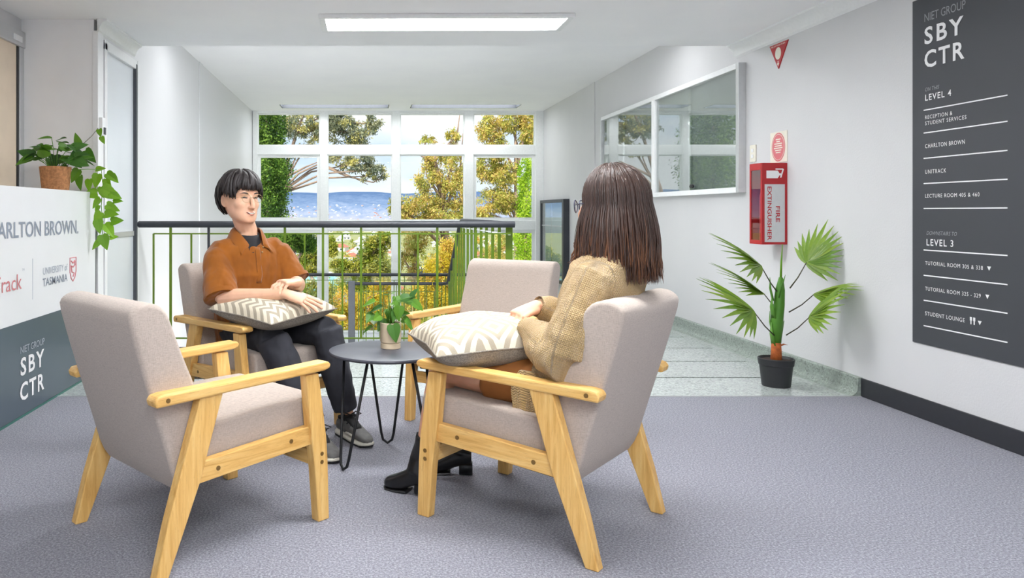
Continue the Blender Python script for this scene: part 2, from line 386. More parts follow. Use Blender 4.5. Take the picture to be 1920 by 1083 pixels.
    fold = t.math('GREATER_THAN', t.math('FRACT', t.math('ADD', t.math('MULTIPLY', u, 2.2), t.math('MULTIPLY', tri(v, 2.0), 0.7))), 0.55)
    body = t.math('ABSOLUTE', t.math('SUBTRACT', d2, t.math('MULTIPLY', fold, t.math('GREATER_THAN', v, 0.62))))
    zone = t.math('LESS_THAN', t.math('ADD', u, t.math('MULTIPLY', tri(v, 1.0), 0.12)), 0.40)
    line = t.math('LESS_THAN', t.math('ABSOLUTE', t.math('SUBTRACT', t.math('ADD', u, t.math('MULTIPLY', tri(v, 1.0), 0.12)), 0.415)), 0.012)
    m0 = t.n('ShaderNodeMix'); t.l(zone, m0.inputs[0]); t.l(body, m0.inputs[2]); t.l(chev, m0.inputs[3])
    pat = t.math('MULTIPLY', m0.outputs[0], t.math('SUBTRACT', 1.0, line)); wv = t.noise(t.coords('Object'), 260, 2)
    col = t.mix(pat, srgb(174,164,146), srgb(232,222,200)); t.color(t.mix(t.math('MULTIPLY', wv, 0.25), col, srgb(150,140,124)))
    t.rough(0.95); t.spec(0.1); t.bump(t.math('ADD', pat, t.math('MULTIPLY', wv, 0.4)), 0.5, 0.004); MAT['cushion'] = t.m
    t = NT('grey_linen_back'); wv = t.noise(t.coords('Object'), 200, 3); t.color(t.ramp(wv, [(0.3, srgb(112,106,98)), (0.7, srgb(158,150,138))])); t.rough(0.95); t.bump(wv, 0.3, 0.002); MAT['cushion_back'] = t.m
    # outside
    def tree_leaf(key, cols):
        t = NT(key); at = t.n('ShaderNodeAttribute', attribute_name='tone')
        n = len(cols); col = t.ramp(at.outputs['Fac'], [((i+0.5)/n, srgb(*c)) for i, c in enumerate(cols)])
        t.color(col); t.rough(0.6); t.spec(0.2)
        tl = t.n('ShaderNodeBsdfTranslucent'); t.l(col, tl.inputs[0]); mx = t.n('ShaderNodeMixShader'); mx.inputs[0].default_value = 0.35
        t.l(t.b.outputs[0], mx.inputs[1]); t.l(tl.outputs[0], mx.inputs[2]); t.l(mx.outputs[0], t.out.inputs[0]); MAT[key] = t.m
    tree_leaf('gum_olive', [(138,142,66), (188,180,84), (218,200,104), (226,186,124), (228,220,124), (176,184,92)])
    tree_leaf('gum_grey', [(112,124,104), (150,156,126), (182,180,146), (204,196,120)])
    tree_leaf('wattle', [(196,176,48), (226,200,64), (176,178,70), (236,212,96), (214,166,84)])
    tree_leaf('conifer_dark', [(62,92,44), (86,124,50), (112,150,54), (140,170,76)])
    tree_leaf('conifer_bright', [(120,160,30), (160,196,44), (190,214,70)])
    tree_leaf('bush_green', [(120,140,50), (160,170,60), (196,186,84), (140,150,90)])
    MAT['bark'] = plain('gum_bark', srgb(150,128,112), 0.85, vary=0.25, vscale=6)
    t = NT('haze_blue_hills'); c = t.coords('Object', (0.022, 0.007, 0.03)); nz = t.noise(c, 1.0, 6, 0.75); sp = t.n('ShaderNodeSeparateXYZ'); t.l(t.coords('Object'), sp.inputs[0])
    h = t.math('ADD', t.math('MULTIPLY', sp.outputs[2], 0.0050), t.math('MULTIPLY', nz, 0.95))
    t.color(t.ramp(h, [(0.15, srgb(172,168,170)), (0.42, srgb(150,158,178)), (0.62, srgb(116,136,166)), (0.95, srgb(84,108,144))])); t.rough(1.0); t.spec(0.0); MAT['hills'] = t.m  # distance haze painted into the base colour, bluer towards the ridge
    t = NT('valley_ground'); c = t.coords('Object', (0.05,0.05,0.05)); t.color(t.ramp(t.noise(c, 1.0, 5, 0.7), [(0.3, srgb(122,134,84)), (0.5, srgb(160,160,110)), (0.7, srgb(150,158,150))])); t.rough(1.0); t.spec(0.0); MAT['valley'] = t.m
    MAT['house_white'] = plain('pale_render', srgb(236,232,226), 0.8); MAT['roof_red'] = plain('terracotta_roof', srgb(190,120,100), 0.8); MAT['roof_grey'] = plain('pale_metal_roof', srgb(206,212,220), 0.6); MAT['roof_teal'] = plain('teal_metal_roof', srgb(120,184,190), 0.6)
    MAT['window_dark'] = plain('dark_window', srgb(70,84,100), 0.3)
mats()
# ------------------------------------------------------------------ the room
XR, XL, YW = 3.046, -1.86, 12.6          # right wall, left stairwell wall, window wall
CEIL, EDGE = 2.475, 6.08                 # near ceiling height and where it ends
CARPET_Y, RAIL_Y, VOID_X = 4.545, 6.15, 1.22
NOTCH_Y, NOTCH_X = 5.25, -2.40
LANDING, LAND_Y = -0.90, 10.76
TOP_STEP = 9.0
SLOT = (11.845, 12.255)                   # recess that hides the added lights by the window
def room():
    struct('wall_right', MB().box((XR, -3, -3.2), (XR+0.2, YW+0.15, 3.0)), MAT['wall'])
    m = MB().box((XL-0.2, 6.14, -3.2), (XL, YW+0.15, 3.0)); m.box((XL-0.2, NOTCH_Y+0.1, 2.36), (XL, 6.14, 3.0)); m.box((XL-0.2, NOTCH_Y+0.1, -0.2), (XL-0.04, 6.14, 2.36))
    struct('wall_left', m, MAT['panelwall'])
    struct('wall_partition', MB().box((NOTCH_X-0.2, NOTCH_Y, -0.2), (XL-0.03, NOTCH_Y+0.12, 3.0)), MAT['greywall'])
    m = MB().box((NOTCH_X-0.2, -3, -0.2), (NOTCH_X, 3.2, 3.0)); m.box((NOTCH_X-0.2, 3.2, 2.36), (NOTCH_X, NOTCH_Y, 3.0)); m.box((NOTCH_X-0.2, 3.2, -0.2), (NOTCH_X, NOTCH_Y, 1.05)); m.box((NOTCH_X-0.2, 3.2, 1.0), (NOTCH_X-0.12, NOTCH_Y, 2.4))
    struct('wall_servery', m, MAT['wall'])
    # wall behind the camera; window and pale ground added for daylight
    m = MB().box((NOTCH_X-0.2, -3.2, -0.2), (-1.7, -3, 3.0)); m.box((2.7, -3.2, -0.2), (XR+0.2, -3, 3.0)); m.box((-1.7, -3.2, -0.2), (2.7, -3, 0.25)); m.box((-1.7, -3.2, 2.35), (2.7, -3, 3.0))
    struct('wall_rear', m, MAT['wall'])
    w3 = bpy.data.objects.new('window_added_rear', None); COL.objects.link(w3); w3.location = (0, -3.1, 0); w3['kind'] = 'structure'  # added to bring daylight in from behind the camera
    for i in range(5): MB().box((-1.7+i*1.08, -0.05, 0.25), (-1.62+i*1.08, 0.05, 2.35)).build('mullion', MAT['winframe'], w3)
    for i in range(4): MB().box((-1.62+i*1.08, -0.004, 0.25), (-0.62+i*1.08, 0.004, 2.35)).build('pane', MAT['glass'], w3)
    struct('ground_added_bounce', MB().box((-14, -24, -0.5), (14, -3.2, -0.2)), plain('bounce_ground', (0.55,0.54,0.52,1), 0.8))  # added ground bouncing sunlight up through the rear window
    struct('ceiling', MB().box((NOTCH_X-0.2, -3.2, CEIL), (XR, EDGE, 3.0)), MAT['ceil'])
    m = MB().box((XL-0.2, EDGE, 2.83), (XR, SLOT[0], 3.0)); m.box((XL-0.2, SLOT[1], 2.83), (XR, YW+0.15, 3.0)); m.box((XL-0.2, SLOT[0], 2.93), (XR, SLOT[1], 3.0))
    for a, b in ((XL-0.2, -0.45-0.875), (-0.45+0.875, 1.65-0.875), (1.65+0.875, XR)): m.box((a, SLOT[0], 2.83), (b, SLOT[1], 2.93))
    struct('ceiling_stairwell', m, MAT['ceil'])
    # cover strips on the stairwell walls
    for i, (x, px) in enumerate(((XL, 376), (XR, 1112))):
        y = abs(x) * 1400 / abs(px - 680); s = 1 if x < 0 else -1
        struct('trim_cover_strip', MB().box((min(x, x+s*0.012), y-0.09, -0.9), (max(x, x+s*0.012), y+0.09, 2.83)), MAT['panelwall'] if x < 0 else MAT['wall'], bevel=0.003)
    # cornices: a coved moulding against the near ceiling
    cove = [(0,0),(0.085,0),(0.08,-0.012),(0.062,-0.018),(0.04,-0.035),(0.022,-0.062),(0.016,-0.085),(0,-0.10)]
    struct('trim_cornice_right', MB().prism([(XR-a, CEIL+b) for a, b in cove], 'y', -3, EDGE), MAT['white'], smooth=0.5)
    struct('trim_cornice_left', MB().prism([(XL+a*0.8, CEIL+b*0.9) for a, b in cove], 'y', NOTCH_Y-0.02, EDGE), MAT['white'], smooth=0.5)
    struct('trim_partition_edge', MB().box((XL-0.035, NOTCH_Y-0.012, -0.0), (XL+0.004, NOTCH_Y+0.10, CEIL-0.08)), MAT['white'], bevel=0.003)
    # carpet and terrazzo
    struct('floor_carpet', MB().box((NOTCH_X-0.2, -3.2, -0.2), (XR, CARPET_Y, 0.0)), MAT['carpet'])
    m = MB().box((XL, CARPET_Y, -0.2), (XR, RAIL_Y+0.10, -0.006)); m.box((VOID_X-0.03, RAIL_Y+0.10, -0.2), (XR, TOP_STEP, -0.006)); m.box((NOTCH_X, CARPET_Y, -0.2), (XL, NOTCH_Y, -0.006))
    fl = struct('floor', m, MAT['joint'])
    ys = [CARPET_Y+0.012, 5.07, 5.62, 6.17, 6.72, 7.27, 7.82, 8.37, TOP_STEP]
    j = 0.012
    for i in range(len(ys)-1):
        y0, y1 = ys[i]+j, ys[i+1]-j
        if y0 < RAIL_Y+0.05: y1c = y1
        x0 = XL if y1 < 6.3 else VOID_X-0.03
        for a, b in ([(x0, 0.05), (0.05, 1.45), (1.45, 2.89)] if x0 < 0 else [(x0, 2.89)]):
            MB().box((a+ (0.0 if a == x0 else 0.0), y0, -0.006), (b, y1, 0.0)).build('slab', MAT['terrazzo'], fl)
    for a, b in ((CARPET_Y+0.012, 6.17), (6.17, 7.82), (7.82, TOP_STEP)):
        MB().box((2.89, a, -0.006), (XR, b, 0.0)).build('border_slab', MAT['terrazzo'], fl)
    MB().box((NOTCH_X, CARPET_Y+0.012, -0.006), (XL, NOTCH_Y, 0.0)).build('slab', MAT['terrazzo'], fl)
    struct('trim_carpet_edge', MB().box((NOTCH_X, CARPET_Y-0.004, -0.01), (XR, CARPET_Y+0.012, 0.003)), MAT['silver'])
    sk = [(XR, 0), (XR-0.075, 0.0), (XR-0.06, 0.004), (XR-0.042, 0.014), (XR-0.031, 0.032), (XR-0.028, 0.06), (XR-0.026, 0.108), (XR-0.018, 0.114), (XR, 0.114)]
    struct('baseboard_terrazzo', MB().prism(sk, 'y', CARPET_Y+0.005, TOP_STEP), MAT['terrazzo_dark'], smooth=0.6)
    struct('baseboard_right', MB().box((XR-0.012, -3, 0), (XR, CARPET_Y+0.004, 0.112)), MAT['black_base'], bevel=0.003)
    struct('baseboard_left', MB().box((XL, 6.16, -0.0), (XL+0.012, 6.25, 0.1)), MAT['white'])
    # stairs down to the half landing, then on under the floor
    st = MB(); n = 5
    for i in range(n):
        y0 = TOP_STEP + (LAND_Y-TOP_STEP)*i/n; z = -0.18*(i+1) + 0.0
        st.box((VOID_X+0.03, y0, z-0.16), (XR, LAND_Y+0.01, z))
    struct('stair_flight_upper', st, MAT['terrazzo'])
    struct('floor_landing', MB().box((XL, LAND_Y, LANDING-0.18), (XR, YW, LANDING)), MAT['terrazzo'])
    st = MB()
    for i in range(8):
        st.box((XL, LAND_Y-0.3*(i+1), LANDING-0.18*(i+1)-0.16), (-0.25, LAND_Y-0.3*i+0.01, LANDING-0.18*(i+1)))
    struct('stair_flight_lower', st, MAT['terrazzo'])
    struct('floor_lower', MB().box((XL, 4.0, -3.2), (XR, YW, -3.0)), MAT['terrazzo'])
    struct('wall_under_floor', MB().box((XL, RAIL_Y-0.1, -3.2), (XR, RAIL_Y+0.05, -0.2)), MAT['wall'])
    # window wall
    wx = lambda px: (px-680)/1400*YW
    wz = lambda py: CAM_H-(py-398)/1400*YW
    root = bpy.data.objects.new('window_1', None); COL.objects.link(root); root.location = (0, YW, 0); root['kind'] = 'structure'
    xs = [(474, 483), (600, 614), (735.5, 750), (871, 887.5), (1003.5, 1019)]
    zs = [(206, 213), (273, 290), (413, 431), (622, 640)]
    for a, b in xs: MB().box((wx(a), -0.03, wz(640)), (wx(b), 0.10, 2.84)).build('mullion', MAT['winframe'], root, bevel=0.006)
    for i in range(4):
        for a, b in zs: MB().box((wx(xs[i][1]), -0.025, wz(b)), (wx(xs[i+1][0]), 0.10, wz(a))).build('transom', MAT['winframe'], root, bevel=0.005)
        for k in range(3):
            x0, x1 = wx(xs[i][1]), wx(xs[i+1][0]); z1, z0 = wz(zs[k][1]), wz(zs[k+1][0])
            t = 0.05 if (k == 1 and i in (0, 3)) or (k == 2 and i in (0,3)) else 0.018
            s = MB()
            for (a, b, c, d) in ((x0, z0, x0+t, z1), (x1-t, z0, x1, z1), (x0+t, z0, x1-t, z0+t), (x0+t, z1-t, x1-t, z1)): s.box((a, 0.0, b), (c, 0.05, d))
            s.build('sash', MAT['winframe'], root)
            MB().box((x0+t*0.6, 0.022, z0+t*0.6), (x1-t*0.6, 0.028, z1-t*0.6)).build('pane', MAT['window_glass'], root)
    struct('wall_window_below', MB().box((XL-0.2, YW-0.02, -3.2), (XR+0.2, YW+0.15, wz(640))), MAT['wall'])
room()

def troffer(loc, label, group='ceiling troffer lights', lamp='lamp'):
    t = thing('ceiling_light', label, 'ceiling light', loc, 0, group)
    L, W = 0.875, 0.205
    f = MB()
    f.box((-L, -W, -0.028), (L, -W+0.04, 0)); f.box((-L, W-0.04, -0.028), (L, W, 0)); f.box((-L, -W+0.04, -0.028), (-L+0.045, W-0.04, 0)); f.box((L-0.045, -W+0.04, -0.028), (L, W-0.04, 0))
    f.build('frame', MAT['white'], t, bevel=0.004)
    MB().box((-L+0.045, -W+0.04, -0.020), (L-0.045, W-0.04, -0.001)).build('diffuser', MAT[lamp], t)
    return t
tl = troffer((0.575, 5.29, CEIL), 'long white fluorescent ceiling light above the seating group'); tl.rotation_euler.z = -0.012
for y, n in ((2.6, 'second'), (0.2, 'third'), (-1.9, 'fourth')):  # out of view, added to brighten the room
    troffer((0.5, y, CEIL), 'added unseen ceiling light, %s from the stairwell' % n)

troffer((-0.65, 6.95, 2.83), 'added unseen light on the raised stairwell ceiling by the left wall', lamp='lamp_added')  # pair hidden above the ceiling step, added to brighten the stairwell walls
troffer((1.85, 6.95, 2.83), 'added unseen light on the raised stairwell ceiling by the right wall', lamp='lamp_added')
for x_, w_ in ((-0.9, 'left'), (1.0, 'right')):  # unseen battens added to brighten the stairwell ceiling from below
    t_ = thing('added_batten', 'added unseen batten below the gallery floor, brightening the stairwell, %s one' % w_, 'added wall light', (x_, RAIL_Y+0.05, -0.55), 0, 'added battens brightening the stairwell')
    MB().box((-0.8, 0, -0.12), (0.8, 0.04, 0.12)).build('housing', MAT['white'], t_, bevel=0.004); MB().box((-0.78, 0.04, -0.1), (0.78, 0.075, 0.1)).build('diffuser', MAT['lamp'], t_)
for x_, w_ in ((-0.45, 'left'), (1.65, 'right')):  # added to brighten the window frames; recess and baffle hide the diffusers
    t_ = thing('added_recessed_light', 'added recessed dark-baffled light above the big window, %s one' % w_, 'ceiling light', (x_, 12.05, 2.83), 0, 'added recessed lights above the window')
    f_ = MB(); f_.box((-0.875, -0.205, 0.0), (0.875, -0.19, 0.085)); f_.box((-0.875, 0.19, 0.0), (0.875, 0.205, 0.085)); f_.box((-0.875, -0.19, 0.0), (-0.86, 0.19, 0.085)); f_.box((0.86, -0.19, 0.0), (0.875, 0.19, 0.085))
    f_.build('baffle', MAT['dark_grey'], t_)
    MB().box((-0.875, -0.205, 0.085), (0.875, 0.205, 0.1)).build('diffuser', MAT['lamp_added'], t_)

# ------------------------------------------------------------------ left side: frosted door, partition, servery opening
def left_side():
    d = bpy.data.objects.new('door_1', None); COL.objects.link(d); d.location = (XL, 5.36, 0); d['kind'] = 'structure'
    w = 0.79
    f = MB(); f.box((-0.04, 0, 0), (0.012, 0.05, 2.34)); f.box((-0.04, 0, 2.29), (0.012, w, 2.36)); f.build('door_frame', MAT['white'], d, bevel=0.004)
    MB().box((-0.04, w-0.06, 0), (0.014, w-0.025, 2.33)).build('jamb', MAT['dark_grey'], d, bevel=0.003)
    MB().box((-0.04, w-0.025, 0), (0.018, w, 2.36)).build('jamb', MAT['white'], d, bevel=0.003)
    MB().box((-0.038, 0.05, 0.01), (-0.012, w-0.06, 2.29)).build('frosted_pane', MAT['frosted'], d)
    MB().box((-0.012, 0.06, 0.93), (0.0, w-0.07, 0.97)).build('push_rail', MAT['silver'], d, bevel=0.003)
    t = thing('door_sensor', 'small white door sensor on the trim above the trailing plant', 'sensor', (XL+0.002, 5.28, 1.72))
    MB().box((0, -0.03, -0.06), (0.03, 0.03, 0.07)).build('body', MAT['white'], t, bevel=0.006)
    MB().box((0.03, -0.012, -0.05), (0.038, 0.02, 0.0)).build('slot', MAT['dark_grey'], t, bevel=0.002)
    s = bpy.data.objects.new('window_2', None); COL.objects.link(s); s.location = (NOTCH_X, 4.2, 0); s['kind'] = 'structure'
    MB().box((-0.05, 0.985, 1.05), (0.02, 1.05, 2.36)).build('jamb', MAT['silver'], s, bevel=0.003)
    MB().box((-0.03, 0.955, 1.05), (0.012, 0.985, 2.30)).build('seal', MAT['black'], s)
    MB().box((-0.05, -0.9, 2.27), (0.03, 1.05, 2.38)).build('head_track', MAT['silver'], s, bevel=0.003)
    MB().box((0.03, 0.86, 2.295), (0.042, 0.98, 2.335)).build('track_clip', MAT['white'], s, bevel=0.002)
    MB().box((-0.02, -0.9, 1.05), (0.008, 0.955, 2.30)).build('blind', MAT['beige_blind'], s)
    MB().box((-0.05, -1.0, 1.0), (0.02, 1.05, 1.05)).build('sill', MAT['silver'], s)
left_side()
# ------------------------------------------------------------------ lettering
def lettering(name, body, mat, parent, origin, ux, uz, width=None, cap=0.05, spacing=1.0, bold=0.0, italic=0.0, depth=0.0015, center=False):
    """flat letters of cap height `cap`, fitted to `width`, written along ux from origin (local to parent); uz is up"""
    if ' ' in body:                                    # one object for each word
        def span(b):
            cu = bpy.data.curves.new(name, 'FONT'); cu.body = b; cu.size = 1.0; cu.space_character = spacing; cu.offset = bold; cu.shear = italic
            o = bpy.data.objects.new(name, cu); COL.objects.link(o); dg = bpy.context.evaluated_depsgraph_get(); dg.update()
            me = bpy.data.meshes.new_from_object(o.evaluated_get(dg)); c = get_co(me)[:,0]; bpy.data.objects.remove(o); bpy.data.meshes.remove(me); return float(c.min()), float(c.max())
        a0, a1 = span(body); k = (cap/0.73) if width is None else width/(a1-a0); done = ''
        for wd in body.split(' '):
            done = (done + ' ' + wd) if done else wd; w0, w1 = span(wd); r = span(done)[1]
            lettering(name, wd, mat, parent, Vector(origin) + Vector(ux).normalized()*((r-(w1-w0)-a0)*k), ux, uz, (w1-w0)*k, cap, spacing, bold, italic, depth)
        return
    cu = bpy.data.curves.new(name, 'FONT'); cu.body = body; cu.size = 1.0; cu.space_character = spacing; cu.offset = bold; cu.shear = italic; cu.extrude = 0.0; cu.resolution_u = 3
    o = bpy.data.objects.new(name, cu); COL.objects.link(o)
    dg = bpy.context.evaluated_depsgraph_get(); dg.update()
    me = bpy.data.meshes.new_from_object(o.evaluated_get(dg)); bpy.data.objects.remove(o)
    co = get_co(me); xmin, xmax = co[:,0].min(), co[:,0].max()
    sy = cap / 0.73; sx = sy if width is None else width / (xmax - xmin)
    ux, uz = Vector(ux).normalized(), Vector(uz).normalized(); nn = ux.cross(uz)
    base = Vector(origin)
    loc = [(c[0]-xmin)*sx for c in co]
    if center: loc = [a - (xmax-xmin)*sx/2 for a in loc]
    new = np.array([tuple(base + ux*a + uz*(float(c[1])*sy) + nn*depth) for a, c in zip(loc, co)], np.float32)
    set_co(me, new)
    ob = link(name, me, mat, parent); return ob

# ------------------------------------------------------------------ directory sign on the right wall
def directory_sign():
    YA, YB = 4.126, 3.40
    t = thing('directory_sign', 'tall charcoal directory sign listing levels and rooms on the right wall', 'sign', (XR, YA, 0.407))
    H = 2.283-0.407
    MB().box((-0.008, YB-YA, 0), (-0.001, 0, H)).build('panel', MAT['charcoal'], t, bevel=0.001)
    z0 = 0.407; ux = (0, -1, 0); uz = (0, 0, 1)
    def tx(body, h, cap, width, mat='print_white', y=4.03, **k):
        lettering('lettering', body, MAT[mat], t, (-0.0085, y-YA, h-z0), ux, uz, width, cap, **k)
    tx('NIET GROUP', 2.148, 0.046, 0.275, 'print_faint', y=4.035)
    tx('SBY', 2.027, 0.092, 0.262, spacing=1.25, bold=0.02, y=4.035)
    tx('CTR', 1.900, 0.092, 0.268, spacing=1.2, bold=0.02, y=4.035)
    tx('ON THIS', 1.772, 0.021, 0.098, 'print_faint', italic=0.25)
    tx('LEVEL 4', 1.722, 0.034, 0.178, bold=0.012, spacing=1.2)
    tx('RECEPTION &', 1.622, 0.021, 0.185, spacing=1.2); tx('STUDENT SERVICES', 1.590, 0.021, 0.275, spacing=1.2)
    tx('CHARLTON BROWN', 1.466, 0.023, 0.265, spacing=1.15); tx('UNITRACK', 1.328, 0.023, 0.145, spacing=1.2)
    tx('LECTURE ROOM 405 & 460', 1.199, 0.021, 0.355, spacing=1.15)
    tx('DOWNSTAIRS TO', 1.000, 0.021, 0.205, 'print_faint', italic=0.25, y=4.02); tx('LEVEL 3', 0.943, 0.036, 0.182, bold=0.012, spacing=1.2, y=4.02)
    tx('TUTORIAL ROOM 305 & 338', 0.838, 0.021, 0.375, spacing=1.15); tx('TUTORIAL ROOM 325 - 329', 0.700, 0.021, 0.362, spacing=1.15); tx('STUDENT LOUNGE', 0.566, 0.022, 0.265, spacing=1.15)
    for h in (1.672, 1.549, 1.412, 1.276, 1.141, 0.917, 0.780, 0.645, 0.508):
        MB().box((-0.0095, 3.517-YA, h-z0-0.003), (-0.0085, 4.042-YA, h-z0+0.003)).build('rule', MAT['print_white'], t)
    for y, h in ((3.62, 0.838), (3.63, 0.700), (3.675, 0.566)):
        MB().prism([(y-YA-0.011, h-z0+0.020), (y-YA+0.011, h-z0+0.020), (y-YA, h-z0)], 'x', -0.0095, -0.0085).build('arrow_mark', MAT['print_white'], t)
    fk = MB()
    for y in (3.728, 3.708): fk.box((-0.0095, y-YA-0.003, 0.566-z0-0.004), (-0.0085, y-YA+0.003, 0.566-z0+0.018)); fk.box((-0.0095, y-YA-0.006, 0.566-z0+0.014), (-0.0085, y-YA+0.006, 0.566-z0+0.032))
    fk.build('fork_knife_mark', MAT['print_white'], t)
directory_sign()

# ------------------------------------------------------------------ fire point
def fire_point():
    t = thing('extinguisher_cabinet', 'red fire extinguisher cabinet with glass front on the wall above the palm', 'cabinet', (XR, 5.44, 0.89))
    D, W, H = 0.176, 0.085, 0.586
    b = MB(); b.box((-D, -W, 0), (0, -W+0.012, H)); b.box((-D, W-0.012, 0), (0, W, H)); b.box((-D, -W+0.012, 0), (0, W-0.012, 0.015)); b.box((-D, -W+0.012, H-0.02), (0, W-0.012, H)); b.box((-0.012, -W+0.012, 0.015), (0, W-0.012, H-0.02))
    b.build('body', MAT['red'], t, bevel=0.002)
    f = MB(); y0, y1 = -W, W
    for (a, c, z0, z1) in ((y0, y0+0.018, 0, H), (y1-0.018, y1, 0, H), (y0+0.018, y1-0.018, 0, 0.03), (y0+0.018, y1-0.018, H-0.05, H)): f.box((-D-0.008, a, z0), (-D, c, z1))
    dr = f.build('door', MAT['red'], t, bevel=0.002)
    MB().box((-D-0.005, y0+0.016, 0.028), (-D-0.002, y1-0.016, H-0.048)).build('glass_pane', MAT['glass'], dr)
    s = -W-0.001
    MB().box((-D+0.012, s-0.002, 0.018), (-0.020, s, 0.432)).build('side_label', MAT['silver'], t)
    lettering('lettering', 'EXTINGUISHER', MAT['red_print'], t, (-D+0.032, s-0.0022, 0.415), (0,0,-1), (1,0,0), 0.385, 0.030, bold=0.012, depth=0.001)
    lettering('lettering', 'FIRE', MAT['red_print'], t, (-D+0.092, s-0.0022, 0.275), (0,0,-1), (1,0,0), 0.115, 0.030, bold=0.012, depth=0.001)
    p = MB(); p.prism([(-D+0.025, 0.475), (-D+0.105, 0.475), (-D+0.115, 0.49), (-D+0.115, 0.515), (-D+0.105, 0.53), (-D+0.025, 0.53)], 'y', s-0.002, s); p.box((-D+0.115, s-0.002, 0.495), (-D+0.128, s, 0.51)); p.prism([(-D+0.122, 0.48), (-D+0.132, 0.48), (-D+0.150, 0.54), (-D+0.142, 0.545)], 'y', s-0.002, s); p.box((-D+0.09, s-0.002, 0.536), (-D+0.142, s, 0.545))
    p.build('pictogram', MAT['print_white'], t)
    e = thing('fire_extinguisher', 'red fire extinguisher standing inside the glass-fronted cabinet', 'fire extinguisher', (XR-0.095, 5.44, 0.906))
    MB().lathe([(0.0,0),(0.05,0.0),(0.055,0.01),(0.055,0.33),(0.045,0.37),(0.022,0.395),(0.018,0.41),(0,0.41)], n=20).build('cylinder', MAT['red'], e, smooth=0.7)
    MB().cyl((0,0,0.40), (0,0,0.45), 0.016).build('valve', MAT['black'], e, smooth=0.7)
    MB().tube([(0,-0.02,0.455),(0,0.05,0.47)], 0.008).tube([(0,-0.02,0.44),(0,0.05,0.43)], 0.007).build('handle', MAT['black'], e)
    MB().tube([(0,-0.02,0.44),(-0.02,-0.055,0.40),(-0.03,-0.062,0.25),(-0.02,-0.06,0.12)], 0.009).build('hose', MAT['black'], e, smooth=True)
    # round instruction plate
    q = thing('instruction_plate', 'cream plate with a pink round fire notice above the red cabinet', 'sign', (XR, 5.46, 1.485))
    MB().box((-0.006, -0.11, 0), (0, 0.11, 0.225)).build('plate', MAT['cream'], q, bevel=0.0015)
    pts = [(0.088*math.cos(a*PI/20), 0.112+0.105*math.sin(a*PI/20)) for a in range(40)]
    MB().prism(pts, 'x', -0.0072, -0.006).build('round_print', MAT['pink_print'], q)
    for i, w in enumerate((0.06, 0.045, 0.10, 0.09, 0.11, 0.08, 0.06)):
        MB().box((-0.0085, -w/2, 0.165-i*0.016), (-0.0072, w/2, 0.173-i*0.016)).build('text_line', MAT['cream'], q)
    ring = MB(); ro = [(0.078*math.cos(a*PI/20), 0.112+0.094*math.sin(a*PI/20)) for a in range(40)]
    ring.tube([(-0.0072, a, b) for a, b in ro], 0.0018, 5, closed=True); ring.build('ring_print', MAT['cream'], q)
    # triangular location sign
    q = thing('triangle_sign', 'red downward triangle fire location sign high on the right wall', 'sign', (XR, 5.46, 2.17))
    MB().prism([(-0.125, 0.185), (0.115, 0.185), (0.0, 0.0)], 'x', -0.008, 0).build('plate', MAT['red'], q)
    MB().prism([(0.038*math.cos(a*PI/12), 0.112+0.045*math.sin(a*PI/12)) for a in range(24)], 'x', -0.0092, -0.008).build('disc_print', MAT['cream'], q)
    MB().prism([(-0.004,0.058),(0.004,0.058),(0.004,0.04),(0.014,0.04),(0,0.018),(-0.014,0.04),(-0.004,0.04)], 'x', -0.0092, -0.008).build('arrow_print', MAT['cream'], q)
    lettering('lettering', 'FIRE EXTINGUISHER', MAT['cream'], q, (-0.0082, 0.095, 0.166), (0,-1,0), (0,0,1), 0.19, 0.012, depth=0.001)
    # switch
    q = thing('light_switch', 'small cream light switch between the noticeboard cabinet and fire plate', 'switch', (XR, 5.815, 1.512))
    MB().box((-0.010, -0.043, 0), (0, 0.043, 0.132)).build('plate', MAT['cream'], q, bevel=0.003)
    for z in (0.03, 0.075): MB().box((-0.015, -0.014, z), (-0.010, 0.014, z+0.028)).build('rocker', MAT['white'], q, bevel=0.002)
    MB().tube([(-0.004, 0, 0), (-0.004, 0, -0.03)], 0.003).build('cable', MAT['white'], q)
fire_point()

